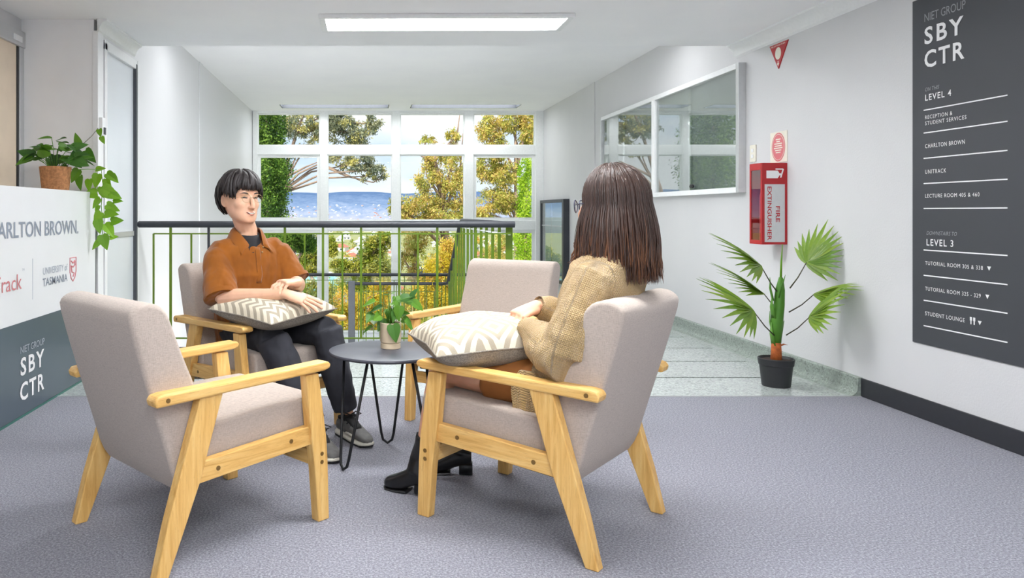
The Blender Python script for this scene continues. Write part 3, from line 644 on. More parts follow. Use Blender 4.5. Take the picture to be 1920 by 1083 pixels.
# ------------------------------------------------------------------ glass noticeboard cabinets
def noticeboard():
    Y0, Y1, YM, Z0, Z1, D = 5.93, 9.40, 7.68, 1.277, 2.312, 0.062
    t = thing('noticeboard_cabinet', 'long white framed noticeboard cabinet with sliding glass on the right wall', 'cabinet', (XR, Y0, Z0))
    L = Y1-Y0; H = Z1-Z0; M = YM-Y0; w = 0.045
    MB().box((-0.02, 0.01, 0.01), (0, L-0.01, H-0.01)).build('back_panel', MAT['felt'], t)
    MB().box((-D, 0, 0), (0, w, H)).build('frame_side', MAT['silver'], t, bevel=0.003); MB().box((-D, L-w, 0), (0, L, H)).build('frame_side', MAT['silver'], t, bevel=0.003)
    MB().box((-D, w, H-w), (0, L-w, H)).build('frame_top', MAT['white'], t, bevel=0.003); MB().box((-D, w, 0), (0, L-w, w)).build('frame_bottom', MAT['white'], t, bevel=0.003)
    MB().box((-D, M-0.04, w), (0, M+0.04, H-w)).build('stile', MAT['white'], t, bevel=0.003)
    for a, b in ((w, M-0.04), (M+0.04, L-w)):
        c = (a+b)/2+0.03
        MB().box((-D+0.014, a, w), (-D+0.019, c+0.04, H-w)).build('glass_pane', MAT['display_glass'], t)
        MB().box((-D+0.023, c, w), (-D+0.028, b, H-w)).build('glass_pane', MAT['display_glass'], t)
    lk = MB(); lk.lathe([(0.0,0),(0.03,0.0),(0.03,0.012),(0.0,0.016)], n=16)
    o = lk.build('lock', MAT['black_metal'], t, smooth=0.7); o.location = (-D+0.014, 0.86, w+0.035); o.rotation_euler = (0, -PI/2, 0); o.scale = (0.6, 1.3, 1)
    # dark framed case far down by the window
    Y0, Y1, Z0, Z1, D = 11.0, 12.45, 0.05, 1.32, 0.09
    t = thing('dark_display_case', 'dark framed glass display case on the wall beside the big window', 'display case', (XR, Y0, Z0)); L = Y1-Y0; H = Z1-Z0
    MB().box((-0.02, 0.01, 0.01), (0, L-0.01, H-0.01)).build('back_panel', plain('reflected_teal_back', srgb(196,220,222), 0.9), t)  # teal-white reflection of outdoors painted into the back panel
    MB().box((-D, 0, 0), (0, 0.09, H)).build('frame_side', MAT['rail_dark'], t, bevel=0.004); MB().box((-D, L-0.05, 0), (0, L, H)).build('frame_side', MAT['rail_dark'], t, bevel=0.004)
    MB().box((-D, 0.09, H-0.05), (0, L-0.05, H)).build('frame_top', MAT['rail_dark'], t, bevel=0.004); MB().box((-D, 0.09, 0), (0, L-0.05, 0.05)).build('frame_bottom', MAT['rail_dark'], t, bevel=0.004)
    MB().box((-D+0.02, 0.09, H-0.42), (-0.02, L-0.05, H-0.405)).build('shelf', MAT['white'], t)
    for a, b in ((0.09, 0.75), (0.72, L-0.05)): MB().box((-D+(0.010 if a < 0.5 else 0.016), a, 0.05), (-D+(0.014 if a < 0.5 else 0.02), b, H-0.05)).build('glass_pane', MAT['display_glass'], t)
noticeboard()

# ------------------------------------------------------------------ reception counter
def counter():
    XF, YE, H = -1.86, 5.20, 1.26
    t = thing('reception_counter', 'white and slate reception counter with printed logos along the left side', 'counter', (XF, 0.6, 0))
    L = YE-0.6
    MB().box((-0.5, 0, 0.012), (-0.02, L-0.01, 1.20)).build('carcass', MAT['desk_white'], t)
    MB().box((-0.02, 0, 0.52), (0, L, H)).build('upper_panel', MAT['desk_white'], t, bevel=0.002)
    MB().box((-0.02, 0, 0.012), (0.0, L, 0.52)).build('lower_panel', MAT['desk_dark'], t, bevel=0.002)
    MB().box((-0.021, 0, 0.0), (0.002, L, 0.012)).build('plinth_edge', MAT['desk_edge'], t)
    MB().box((-0.5, 0, 1.20), (-0.02, L, 1.235)).build('worktop', MAT['desk_white'], t, bevel=0.003)
    MB().box((-0.5, L-0.004, 0.012), (0.002, L, H)).build('end_panel', MAT['dark_grey'], t)
    ux, uz = (0, 1, 0), (0, 0, 1); y0 = 0.6
    def tx(body, ya, yb, h, cap, mat, **k): lettering('lettering', body, MAT[mat], t, (0.0008, ya-y0, h), ux, uz, yb-ya, cap, **k)
    tx('CHARLTON BROWN.', 3.62, 4.88, 0.985, 0.088, 'print_grey', bold=0.012)
    tx('uniTrack', 3.60, 4.07, 0.705, 0.088, 'print_red'); tx('TM', 4.075, 4.10, 0.80, 0.014, 'print_grey')
    MB().box((0, 4.205-y0, 0.63), (0.001, 4.209-y0, 0.86)).build('divider_line', MAT['print_lightgrey'], t)
    tx('UNIVERSITY of', 4.34, 4.70, 0.757, 0.043, 'print_lightgrey'); tx('TASMANIA', 4.335, 4.70, 0.690, 0.048, 'print_grey', bold=0.01)
    # crest: a small red shield outline with a lion-like scroll
    c = MB(); cy, cz = 4.79-y0, 0.76
    out = [(-0.05,0.07),(0.05,0.07),(0.05,-0.02),(0.03,-0.06),(0,-0.08),(-0.03,-0.06),(-0.05,-0.02)]
    c.tube([(0.001, cy+a, cz+b) for a, b in out], 0.004, 5, closed=True)
    c.tube([(0.001, cy+a, cz+b) for a, b in ((-0.03,0.05),(0.0,0.035),(0.028,0.05),(0.03,0.02),(0.0,0.01),(-0.03,0.02),(-0.02,-0.02),(0.02,-0.03),(0.0,-0.05))], 0.005, 5)
    c.build('crest', MAT['print_red'], t)
    tx('NIET GROUP', 4.055, 4.36, 0.352, 0.040, 'print_lightgrey'); tx('SBY', 4.055, 4.355, 0.232, 0.098, 'print_white', spacing=1.25, bold=0.022); tx('CTR', 4.05, 4.355, 0.095, 0.098, 'print_white', spacing=1.2, bold=0.022)
counter()

# ------------------------------------------------------------------ railings
def railing():
    rx = lambda px: (px-680)/1400*RAIL_Y
    t = thing('gallery_railing', 'green railing with dark handrail between the seats and the stairwell', 'railing', (0, RAIL_Y, 0))
    ztop = 1.05
    MB().tube([(XL+0.0, 0, ztop-0.028), (VOID_X+0.03, 0, ztop-0.028)], [(0.034, 0.028)]*2, 14).build('handrail', MAT['rail_dark'], t, smooth=0.7)
    zs = 0.945; zb = 0.085
    MB().box((rx(288), -0.006, zs-0.006), (VOID_X, 0.006, zs+0.006)).build('upper_rail', MAT['green'], t)
    MB().box((rx(288), -0.006, zb-0.006), (VOID_X, 0.006, zb+0.006)).build('bottom_rail', MAT['green'], t)
    for i in range(9):
        x = rx(320 + i*71.4)
        MB().box((x-0.0095, -0.0095, 0.0 if i in (1, 4, 7) else zb), (x+0.0095, 0.0095, ztop-0.04)).build('post', MAT['rail_dark'] if i == 1 else MAT['green'], t)
        x = rx(288 + i*70.8); MB().box((x-0.007, -0.007, zb), (x+0.007, 0.007, zs)).build('baluster', MAT['green'], t)
    # return run of flat bars down the stair
    r = thing('stair_balustrade', 'green flat-bar balustrade running back beside the descending stairs', 'railing', (VOID_X, RAIL_Y, 0))
    pts = [(0, 0.05, ztop-0.028), (0, 9.15-RAIL_Y, ztop-0.028), (0, 9.35-RAIL_Y, ztop-0.07), (0, 10.6-RAIL_Y, 0.16), (0, 10.76-RAIL_Y, 0.10), (-0.06, 10.84-RAIL_Y, 0.085), (-0.2, 10.86-RAIL_Y, 0.085)]
    MB().tube(pts, [(0.026,0.024)]*len(pts), 10).build('handrail', MAT['rail_dark'], r, smooth=True)
    MB().box((-0.010, 0.06, 0.93), (0.010, 9.1-RAIL_Y, 0.942)).build('upper_rail', MAT['winframe'], r)  # pale paint stands in for sky light on this rail
    MB().box((-0.03, 0.10, -0.25), (0.03, TOP_STEP-RAIL_Y, -0.0)).build('stringer', MAT['white'], r)
    for y in (6.22, 6.67, 7.01, 7.36, 7.69, 8.06, 8.37, 8.67, 8.99, 9.23, 9.49, 9.76, 10.02, 10.28, 10.52):
        top = ztop-0.05 if y < 9.3 else ztop-0.07-(y-9.35)*0.71; bot = -0.12 if y < TOP_STEP else -0.2-(y-TOP_STEP)*0.51
        w = 0.028 if y < 6.3 else 0.0135
        MB().box((-w, y-RAIL_Y-0.006, bot), (w, y-RAIL_Y+0.006, top)).build('flat_bar', MAT['green'], r)
    # landing rail with its grey post
    g = thing('landing_railing', 'low dark railing with grey end post on the half landing', 'railing', (-0.16, 10.86, LANDING))
    MB().box((-0.05, -0.05, 0), (0.05, 0.05, 1.02)).build('end_post', MAT['grey_post'], g, bevel=0.006)
    MB().tube([(0.05, 0, 0.985), (VOID_X+0.16-0.21, 0, 0.985)], [(0.026,0.024)]*2, 10).build('handrail', MAT['rail_dark'], g, smooth=0.7)
    for z in (0.87, 0.09): MB().box((0.05, -0.005, z-0.005), (VOID_X+0.11, 0.005, z+0.005)).build('rail', MAT['green'], g)
    for i in range(12):
        x = 0.10+i*0.11; MB().box((x-0.007, -0.007, 0.0 if i % 2 else 0.09), (x+0.007, 0.007, 0.96 if i % 2 else 0.87)).build('baluster', MAT['green'], g)
    g = thing('window_railing', 'dark handrail and green balusters in front of the tall window', 'railing', (XL, 12.35, LANDING))
    L = XR-XL-0.1
    MB().tube([(0.0, 0, 0.99), (L, 0, 0.99)], [(0.03,0.026)]*2, 10).build('handrail', MAT['rail_dark'], g, smooth=0.7)
    for z in (0.90, 0.08): MB().box((0, -0.005, z-0.005), (L, 0.005, z+0.005)).build('rail', MAT['green'], g)
    n = int(L/0.17)
    for i in range(1, n): MB().box((i*0.17-0.007, -0.007, 0.0 if i % 2 else 0.08), (i*0.17+0.007, 0.007, 0.97 if i % 2 else 0.90)).build('baluster', MAT['green'], g)
railing()
# ------------------------------------------------------------------ armchairs
def make_chair(label, loc, rz):
    t = thing('armchair', label, 'armchair', loc, rz, 'armchairs around the coffee table')
    c0 = -0.323                                    # profile t -> local y
    def Q(tt, z): return (tt+c0, z)
    for s in (-1, 1):
        a, b = (0.272, 0.312) if s > 0 else (-0.312, -0.272)
        fl = [Q(0.617,0), Q(0.668,0), Q(0.662,0.20), Q(0.655,0.30), Q(0.618,0.538), Q(0.560,0.538), Q(0.580,0.34), Q(0.600,0.20)]
        MB().prism(fl, 'x', a, b).build('front_leg', MAT['oak_z'], t, bevel=0.004)
        rl = [Q(-0.028,0), Q(0.016,0), Q(0.066,0.12), Q(0.128,0.27), Q(0.212,0.536), Q(0.128,0.536), Q(0.055,0.30), Q(0.012,0.16)]
        MB().prism(rl, 'x', a, b).build('rear_leg', MAT['oak_z'], t, bevel=0.004)
        # arm: a flat board, a little wider than the legs, with rounded ends
        aw0, aw1 = (0.262, 0.322) if s > 0 else (-0.322, -0.262)
        ap = [Q(-0.030,0.528), Q(0.20,0.535), Q(0.45,0.541), Q(0.640,0.546), Q(0.664,0.553), Q(0.668,0.568), Q(0.655,0.578), Q(0.45,0.573), Q(0.20,0.568), Q(0.0,0.566), Q(-0.026,0.562), Q(-0.036,0.548)]
        arm = MB().prism(ap, 'x', aw0, aw1).build('armrest', MAT['oak_y'], t, bevel=0.006)
        # the arm is pinned to the back block
        xb = s*0.324
        MB().cyl((s*0.322, 0.008+c0, 0.547), (xb, 0.008+c0, 0.547), 0.0075, n=10).build('bolt', MAT['bolt'], arm)
        rail = MB().prism([Q(0.075,0.255), Q(0.600,0.284), Q(0.600,0.352), Q(0.075,0.322)], 'x', s*0.278 if s < 0 else 0.262, s*0.262 if s < 0 else 0.278)
        rail = MB().prism([Q(0.075,0.255), Q(0.600,0.284), Q(0.600,0.352), Q(0.075,0.322)], 'x', min(s*0.300, s*0.268), max(s*0.300, s*0.268)).build('side_rail', MAT['oak_y'], t, bevel=0.003)
        for tt, z in ((0.20,0.292),(0.50,0.315)): MB().cyl((s*0.300, tt+c0, z), (s*0.302, tt+c0, z), 0.008, n=10).build('bolt', MAT['bolt'], rail)
        for z in (0.245, 0.215): MB().cyl((s*0.312, 0.632+c0, z), (s*0.314, 0.632+c0, z), 0.0075, n=10).build('bolt', MAT['bolt'], t)
    MB().box((-0.272, 0.60+c0, 0.205), (0.272, 0.628+c0, 0.262)).build('front_stretcher', MAT['oak_x'], t, bevel=0.003)
    MB().prism([Q(0.10,0.240), Q(0.59,0.272), Q(0.59,0.30), Q(0.10,0.268)], 'x', -0.262, 0.262).build('seat_base', MAT['underside'], t)
    # seat cushion: rounded slab
    def rounded(prof, x0, x1, r, nx=7):
        """prism of a closed profile (y,z) with softly rounded side edges"""
        rings = []; n = len(prof); area = sum(prof[i][0]*prof[(i+1)%n][1]-prof[(i+1)%n][0]*prof[i][1] for i in range(n)); sg = 1 if area > 0 else -1
        nm = []
        for i in range(n):
            ty, tz = prof[(i+1)%n][0]-prof[i-1][0], prof[(i+1)%n][1]-prof[i-1][1]; ln = math.hypot(ty, tz) or 1; nm.append((sg*tz/ln, -sg*ty/ln))
        ts = [PI/2*i/5 for i in range(6)]
        for x, ins in [(x0+r*(1-math.cos(t_)), r*(1-math.sin(t_))) for t_ in ts] + [(x1-r*(1-math.cos(t_)), r*(1-math.sin(t_))) for t_ in reversed(ts)]:
            rings.append([(x, p[0]-q[0]*ins, p[1]-q[1]*ins) for p, q in zip(prof, nm)])
        return MB().loft(rings)
    def chaikin(p):
        o = []
        for i in range(len(p)):
            a, b = p[i], p[(i+1) % len(p)]; o += [(a[0]*0.78+b[0]*0.22, a[1]*0.78+b[1]*0.22), (a[0]*0.22+b[0]*0.78, a[1]*0.22+b[1]*0.78)]
        return o
    def arc(cx, cz, r, a0, a1, n):
        return [(cx+r*math.cos(a0+(a1-a0)*i/n), cz+r*math.sin(a0+(a1-a0)*i/n)) for i in range(n+1)]
    D = math.radians
    seat = [Q(0.10,0.285)] + [Q(0.30,0.296)] + [Q(0.50,0.310)] + arc(0.665+c0, 0.330, 0.018, D(-80), D(0), 4) + arc(0.652+c0, 0.412, 0.034, D(8), D(84), 6) + [Q(0.52,0.447), Q(0.38,0.441), Q(0.24,0.430), Q(0.10,0.414)]
    rounded(chaikin(seat), -0.262, 0.262, 0.014).build('seat', MAT['linen'], t, smooth=0.6)
    # back block: leaning, thick, with a rolled top
    back = [Q(0.098,0.215), Q(0.200,0.290), Q(0.188,0.42), Q(0.140,0.56), Q(0.088,0.68)] + [Q(0.052,0.775), Q(0.038,0.808), Q(0.012,0.832), Q(-0.022,0.842), Q(-0.058,0.838), Q(-0.084,0.822), Q(-0.094,0.800)] + [Q(-0.062,0.68), Q(-0.020,0.54), Q(0.026,0.39), Q(0.062,0.27)]
    rounded(chaikin(back), -0.268, 0.268, 0.016).build('backrest', MAT['linen'], t, smooth=0.6)
    return t
# facing direction of every chair (world), centre on the floor
def rz_of(dx, dy): return math.atan2(-dx, dy)
CH = {}
CH[1] = ((-0.587, 2.722), (0.722, 0.692))
CH[4] = ((0.667, 2.785), (-0.7625, 0.647))
CH[2] = ((-0.550, 3.990), (0.66, -0.75))
CH[3] = ((0.680, 4.120), (-0.59, -0.80))
chair0 = make_chair('empty beige armchair seen from behind in front of the counter', (*CH[1][0], 0), rz_of(*CH[1][1]))
for k, lab in ((4, 'beige armchair the person in the knitted cardigan sits in'), (2, 'beige armchair the person in the rust shirt sits in'), (3, 'empty beige armchair facing the table, back towards the stair balustrade')):
    c = copy_tree(chair0); c['label'] = lab; c.location = (*CH[k][0], 0); c.rotation_euler = (0, 0, rz_of(*CH[k][1]))

# ------------------------------------------------------------------ coffee table
TB = (0.10, 3.375)
def table():
    t = thing('coffee_table', 'round dark coffee table on black hairpin legs', 'table', (*TB, 0))
    MB().lathe([(0,0.482),(0.243,0.482),(0.252,0.486),(0.254,0.492),(0.252,0.498),(0.246,0.50),(0,0.50)], n=64).build('table_top', MAT['table_top'], t, smooth=0.6)
    for k in range(3):
        a = math.radians((218, 335, 85)[k]); er = Vector((math.cos(a), math.sin(a), 0)); et = Vector((-er.y, er.x, 0)); f = er*0.235
        pts = [er*0.165+et*0.085+V(0,0,0.482)]
        pts += [er*0.225+et*0.030+V(0,0,0.06), er*0.230+et*0.022+V(0,0,0.025), er*0.233+V(0,0,0.008), er*0.230-et*0.022+V(0,0,0.025), er*0.225-et*0.030+V(0,0,0.06), er*0.165-et*0.085+V(0,0,0.482)]
        MB().tube(pts, 0.0065, 8).build('hairpin_leg', MAT['black_metal'], t, smooth=True)
        pl = MB().box((-0.09,-0.02,0.476), (0.09,0.02,0.482)).build('leg_plate', MAT['black_metal'], t); pl.rotation_euler = (0, 0, a+PI/2); pl.location = er*0.165
table()

# ------------------------------------------------------------------ leaves and plants
def heart_leaf_mesh(name='heart_leaf', fold=0.25, w=0.72):
    """unit leaf: base at the origin, tip at +y, heart shaped, folded along the midrib"""
    out = [(0.0,0.0),(0.16,-0.07),(0.32,0.02),(0.37,0.20),(0.31,0.45),(0.18,0.72),(0.07,0.90),(0.0,1.0)]
    v = []; f = []
    mid = [(0, y, -0.10*y*y) for y in (0.0, 0.05, 0.2, 0.45, 0.72, 0.9, 1.0)]
    for s in (1, -1):
        o = len(v)
        rim = [(s*x*w/0.72, y, x*fold - 0.10*y*y) for x, y in out[1:7]]
        v += mid + rim
        m = len(mid)
        f.append((o, o+m, o+m+1)) ; f.append((o, o+m+1, o+1))
        seq_m = [1, 2, 3, 4, 5, 6]; seq_r = [1, 2, 3, 4, 5, 5]
        for i in range(5):
            a, b = seq_m[i], seq_m[i+1]; r0, r1 = seq_r[i], seq_r[i+1]
            f.append((o+a, o+m+r0, o+m+r1, o+b) if r0 != r1 else (o+a, o+m+r0, o+b))
    me = bpy.data.meshes.new(name); me.from_pydata(v, [], f); me.update(); return me
LEAF = {k: heart_leaf_mesh('leaf_'+k) for k in ('leaf_bright', 'leaf_dark', 'leaf_mid')}
for k, me in LEAF.items():
    me.materials.append(MAT[k]); me.polygons.foreach_set('use_smooth', [True]*len(me.polygons))
def put_leaf(parent, p, tipdir, size, kind, roll=0.0, up=(0,0,1)):
    o = bpy.data.objects.new('leaf', LEAF[kind]); COL.objects.link(o); o.parent = parent
    y = Vector(tipdir).normalized(); z = Vector(up) - y*Vector(up).dot(y)
    if z.length < 0.05: z = Vector((0.3,-1,0.2)) - y*Vector((0.3,-1,0.2)).dot(y)
    z.normalize(); x = y.cross(z)
    R = Matrix((x, y, z)).transposed().to_4x4() @ Matrix.Rotation(roll, 4, 'Y')
    o.matrix_local = Matrix.Translation(p) @ R @ Matrix.Scale(size, 4)
    return o
def stem(parent, pts, r=0.002, mat='stem_green', name='stem'):
    return MB().tube(pts, r, 6).build(name, MAT[mat], parent, smooth=True)

def table_plant():
    base = Vector((0.128, 3.42, 0.50))
    t = thing('potted_plant', 'small leafy plant in a beige pot on the coffee table', 'plant', base)
    pot = MB().lathe([(0,0),(0.044,0.0),(0.046,0.002),(0.046,0.022),(0.043,0.024),(0.043,0.026),(0.0475,0.030),(0.0485,0.060),(0.0485,0.116),(0.047,0.118),(0.044,0.116),(0.044,0.100),(0,0.100)], n=28).build('pot', MAT['pot_beige'], t, smooth=0.6)
    MB().lathe([(0,0.100),(0.0435,0.100),(0.03,0.104),(0,0.106)], n=16).build('soil', MAT['soil'], t)
    rr = random.Random(3); Y = 3.42
    lv = [(712,590,-1),(702,565,-1),(704,600,-1),(716,575,-1),(726,553,-1),(742,556,1),(752,560,1),(760,562,1),(772,556,1),(774,566,1),(748,590,1),(738,585,0),(728,600,0),(755,598,1),(742,612,0),(720,598,-1),(735,568,0),(700,588,-1),(698,612,-1),(760,600,1),(730,580,0),(748,574,1)]
    for i, (px, py, s) in enumerate(lv):
        yy = Y + rr.uniform(-0.06, 0.05); p = PX(px, py, yy) - base
        k = V(p.x*0.35, p.y*0.3, 0.10+p.z*0.5)
        stem(t, [V(p.x*0.12, p.y*0.1, 0.10), k, p], 0.0014)
        d = V(p.x*6+rr.uniform(-0.5,0.5), rr.uniform(-0.9,0.2), rr.uniform(-0.7,0.2))
        put_leaf(t, p, d, rr.uniform(0.050, 0.072), 'leaf_mid' if rr.random() < 0.7 else 'leaf_dark', rr.uniform(-0.6,0.6), (rr.uniform(-.4,.4), -0.5, 0.8))
    put_leaf(t, V(0.01, -0.047, 0.115), (0.15, -0.2, -1), 0.085, 'leaf_dark', 0.2, (0.1,-1,0.1))
    for i, (px, py, s) in enumerate(()): pass
table_plant()

def counter_plant():
    base = Vector((-1.975, 4.80, 1.236))
    t = thing('trailing_plant', 'trailing ivy in a brown fibre pot on the reception counter', 'plant', base)
    MB().lathe([(0,0),(0.078,0.0),(0.083,0.03),(0.092,0.11),(0.098,0.175),(0.094,0.177),(0.088,0.155),(0,0.155)], n=26).build('pot', MAT['pot_jute'], t, smooth=0.6)
    MB().lathe([(0,0.155),(0.087,0.155),(0.05,0.165),(0,0.168)], n=16).build('soil', MAT['soil'], t)
    rr = random.Random(11)
    for i in range(46):                                # bushy crown
        a = rr.uniform(0, 2*PI); r = rr.uniform(0.02, 0.16); z = 0.20 + rr.uniform(0, 0.16)*(1-r/0.22) + 0.02
        p = V(r*math.cos(a), r*math.sin(a)*0.8, z)
        if i % 2 == 0: stem(t, [V(p.x*0.2, p.y*0.2, 0.16), V(p.x*0.6, p.y*0.6, p.z*0.75+0.03), p], 0.002)
        put_leaf(t, p, (math.cos(a), math.sin(a), rr.uniform(-0.6, 0.5)), rr.uniform(0.075, 0.115), 'leaf_dark' if rr.random() < 0.6 else 'leaf_mid', rr.uniform(-0.7,0.7), (rr.uniform(-.4,.4), -0.5, 0.9))
    def loc(px, py, Y): return PX(px, py, Y) - base
    # runner over the counter end and its hanging strand
    run = [V(0.05, 0.02, 0.17), loc(140, 318, 4.85), loc(165, 317, 4.98), loc(190, 318, 5.08), loc(193, 345, 5.10), loc(190, 385, 5.10), loc(193, 420, 5.10), loc(190, 455, 5.10)]
    stem(t, run, 0.0026)
    up = [V(0.06, 0.02, 0.17), loc(150, 275, 4.9), loc(172, 255, 5.05), loc(184, 240, 5.14)]
    stem(t, up, 0.002, 'palm_stem_dark')
    L = [(148,318,-.6,-1,.10),(128,318,-.8,-.2,.10),(150,330,.1,-1,.10),(168,336,.0,-1,.085),(180,318,.6,.1,.07),(184,326,-.2,-1,.10),(200,325,.8,-.5,.09),(206,328,1,-.8,.085),(190,350,.2,-1,.08),(200,343,.6,-1,.07),(182,362,-1,-.1,.10),(192,352,.9,-.6,.14),(206,362,.9,-.4,.09),(186,385,-.4,-1,.07),(212,378,.9,.1,.07),(200,383,.9,-.5,.10),(190,398,-.5,-.8,.10),(196,402,1,.05,.11),(208,415,.9,.1,.09),(184,412,.2,-1,.10),(196,420,.8,-.9,.12),(192,440,.3,-1,.11),(188,452,-.7,-.7,.08),(206,446,.9,.2,.06),(150,272,-.4,1,.09),(186,242,.3,-1,.06),(190,256,.4,-1,.055),(160,282,.7,-.8,.11),(120,300,-.9,.0,.10),(198,335,.5,-1,.08),(188,372,-.6,-.7,.09)]
    for i, (px, py, dx, dz, s) in enumerate(L):
        Y = 4.84 if px < 160 and py > 300 else (4.98 if px < 175 else 5.08)
        put_leaf(t, loc(px, py, Y + rr.uniform(-0.03, 0.03)), (dx, rr.uniform(-0.35, 0.1), dz), s, 'leaf_bright' if px > 160 else 'leaf_mid', rr.uniform(-0.4, 0.4), (rr.uniform(-.3,.3), -1, 0.35))
counter_plant()

def palm():
    base = Vector((2.674, 4.83, 0.0))
    t = thing('potted_palm', 'potted fan palm in a black pot on the terrazzo by the right wall', 'plant', base)
    MB().lathe([(0,0),(0.082,0),(0.084,0.006),(0.098,0.135),(0.103,0.137),(0.108,0.178),(0.104,0.180),(0.097,0.165),(0,0.165)], n=32).build('pot', MAT['pot_black'], t, smooth=0.6)
    MB().lathe([(0,0.165),(0.097,0.165),(0.05,0.17),(0,0.172)], n=16).build('soil', MAT['soil'], t)
    MB().tube([(0,0,0.16),(0.002,0,0.22),(0.0,0,0.30)], [0.034,0.031,0.027], 12).build('bark', MAT['palm_bark'], t, smooth=True)
    MB().tube([(0.03,0,0.26),(0.05,0,0.268),(0.075,0,0.262)], [(0.012,0.004),(0.012,0.004),(0.002,0.001)], 8).build('bark_flake', MAT['palm_bark'], t, smooth=True)
    MB().tube([(0,0,0.28),(0.004,0,0.40),(0.02,0,0.52),(0.026,0,0.62),(0.032,0,0.70)], [0.030,0.036,0.032,0.028,0.012], 12).build('trunk', MAT['stem_green'], t, smooth=True)
    for i, (z, a) in enumerate(((0.29, 3.3), (0.30, 0.1), (0.36, 2.6), (0.38, 0.6), (0.46, 3.4), (0.50, 0.3), (0.58, 2.9), (0.60, 5.6))):
        c, s = math.cos(a), math.sin(a); r = 0.03
        MB().tube([(c*r*0.6, s*r*0.6, z-0.03), (c*r*1.15, s*r*1.15, z+0.05), (c*r*1.5+0.01, s*r*1.5, z+0.12)], [(0.022,0.006),(0.016,0.006),(0.002,0.001)], 8, hint=(c,s,0)).build('leaf_sheath', MAT['stem_green'], t, smooth=True)
    MB().tube([(0.03,0,0.66),(0.034,0,0.80),(0.042,0,0.915)], [0.008,0.006,0.002], 8).build('spear_leaf', MAT['leaf_bright'] if 'leaf_bright' in MAT else MAT['stem_green'], t, smooth=True)
    W = lambda px, py, Y: PX(px, py, Y) - base
    # leaflet mesh: long narrow strip folded on its rib
    v = []; f = []; n = 5
    for i in range(n+1):
        u = i/n; w = 0.045*math.sin(PI*(0.12+0.88*u)**0.8)*(1-u*0.25) if i < n else 0.002; dz = -0.18*u*u
        v += [(-w, u, dz+abs(w)*0.5), (0, u, dz), (w, u, dz+abs(w)*0.5)]
    for i in range(n):
        a = 3*i; f += [(a, a+1, a+4, a+3), (a+1, a+2, a+5, a+4)]
    lm = bpy.data.meshes.new('palm_leaflet'); lm.from_pydata(v, [], f); lm.update(); lm.materials.append(MAT['palm_leaf'])
    lm.polygons.foreach_set('use_smooth', [True]*len(lm.polygons))
    # hub pixel, tip pixel, depths, stem start pixel, face normal, spread
    F = [((1426,497,4.78),(1348,448,4.70),(1463,555,4.83),(0.15,-0.50,0.85),1.0),
         ((1432,550,4.95),(1345,495,5.05),(1461,580,4.83),(0.25,-0.22,1.0),0.8),
         ((1412,582,4.62),(1328,545,4.50),(1455,632,4.83),(0.05,-0.62,0.75),1.15),
         ((1512,492,4.84),(1592,432,4.72),(1481,540,4.83),(-0.45,-0.75,0.6),1.25),
         ((1528,550,4.78),(1625,522,4.55),(1479,585,4.83),(-0.25,-0.20,1.0),0.85),
         ((1518,594,4.72),(1580,548,4.50),(1474,628,4.83),(-0.35,-0.50,0.8),1.1)]
    for hub, tip, st, nrm, spread in F:
        h = W(*hub); tp = W(*tip); s0 = W(*st); length = (tp-h).length*1.02
        fr = MB().tube([s0, (s0+h)/2+V(0,0,-0.012), h], [0.0045,0.0036,0.003], 6).build('frond', MAT['palm_stem_dark'], t, smooth=True)
        ax = (tp-h).normalized(); nz = Vector(nrm); nz = (nz - ax*nz.dot(ax)).normalized(); sx = ax.cross(nz); rr = random.Random(int(hub[0]))
        m = 17
        for i in range(m):
            q = i/(m-1)*2-1; a = q*spread*1.2
            d = (ax*math.cos(a) + sx*math.sin(a) + nz*(0.10-0.28*abs(q)**1.5)).normalized()
            ln = length*(1-0.48*abs(q)**1.6)*rr.uniform(0.94, 1.05)
            o = bpy.data.objects.new('leaflet', lm); COL.objects.link(o); o.parent = fr
            z = (nz - d*nz.dot(d)).normalized(); x = d.cross(z)
            tipx = (base + h + ax*0.045 + d*ln).x + 0.015
            if tipx > XR-0.02: ln *= max(0.3, (XR-0.02-(base+h).x)/(tipx-(base+h).x))
            o.matrix_local = Matrix.Translation(h + ax*(0.045*(1-abs(q)))) @ Matrix((x, d, z)).transposed().to_4x4() @ Matrix.Diagonal((0.44, ln, ln*0.8, 1))
palm()
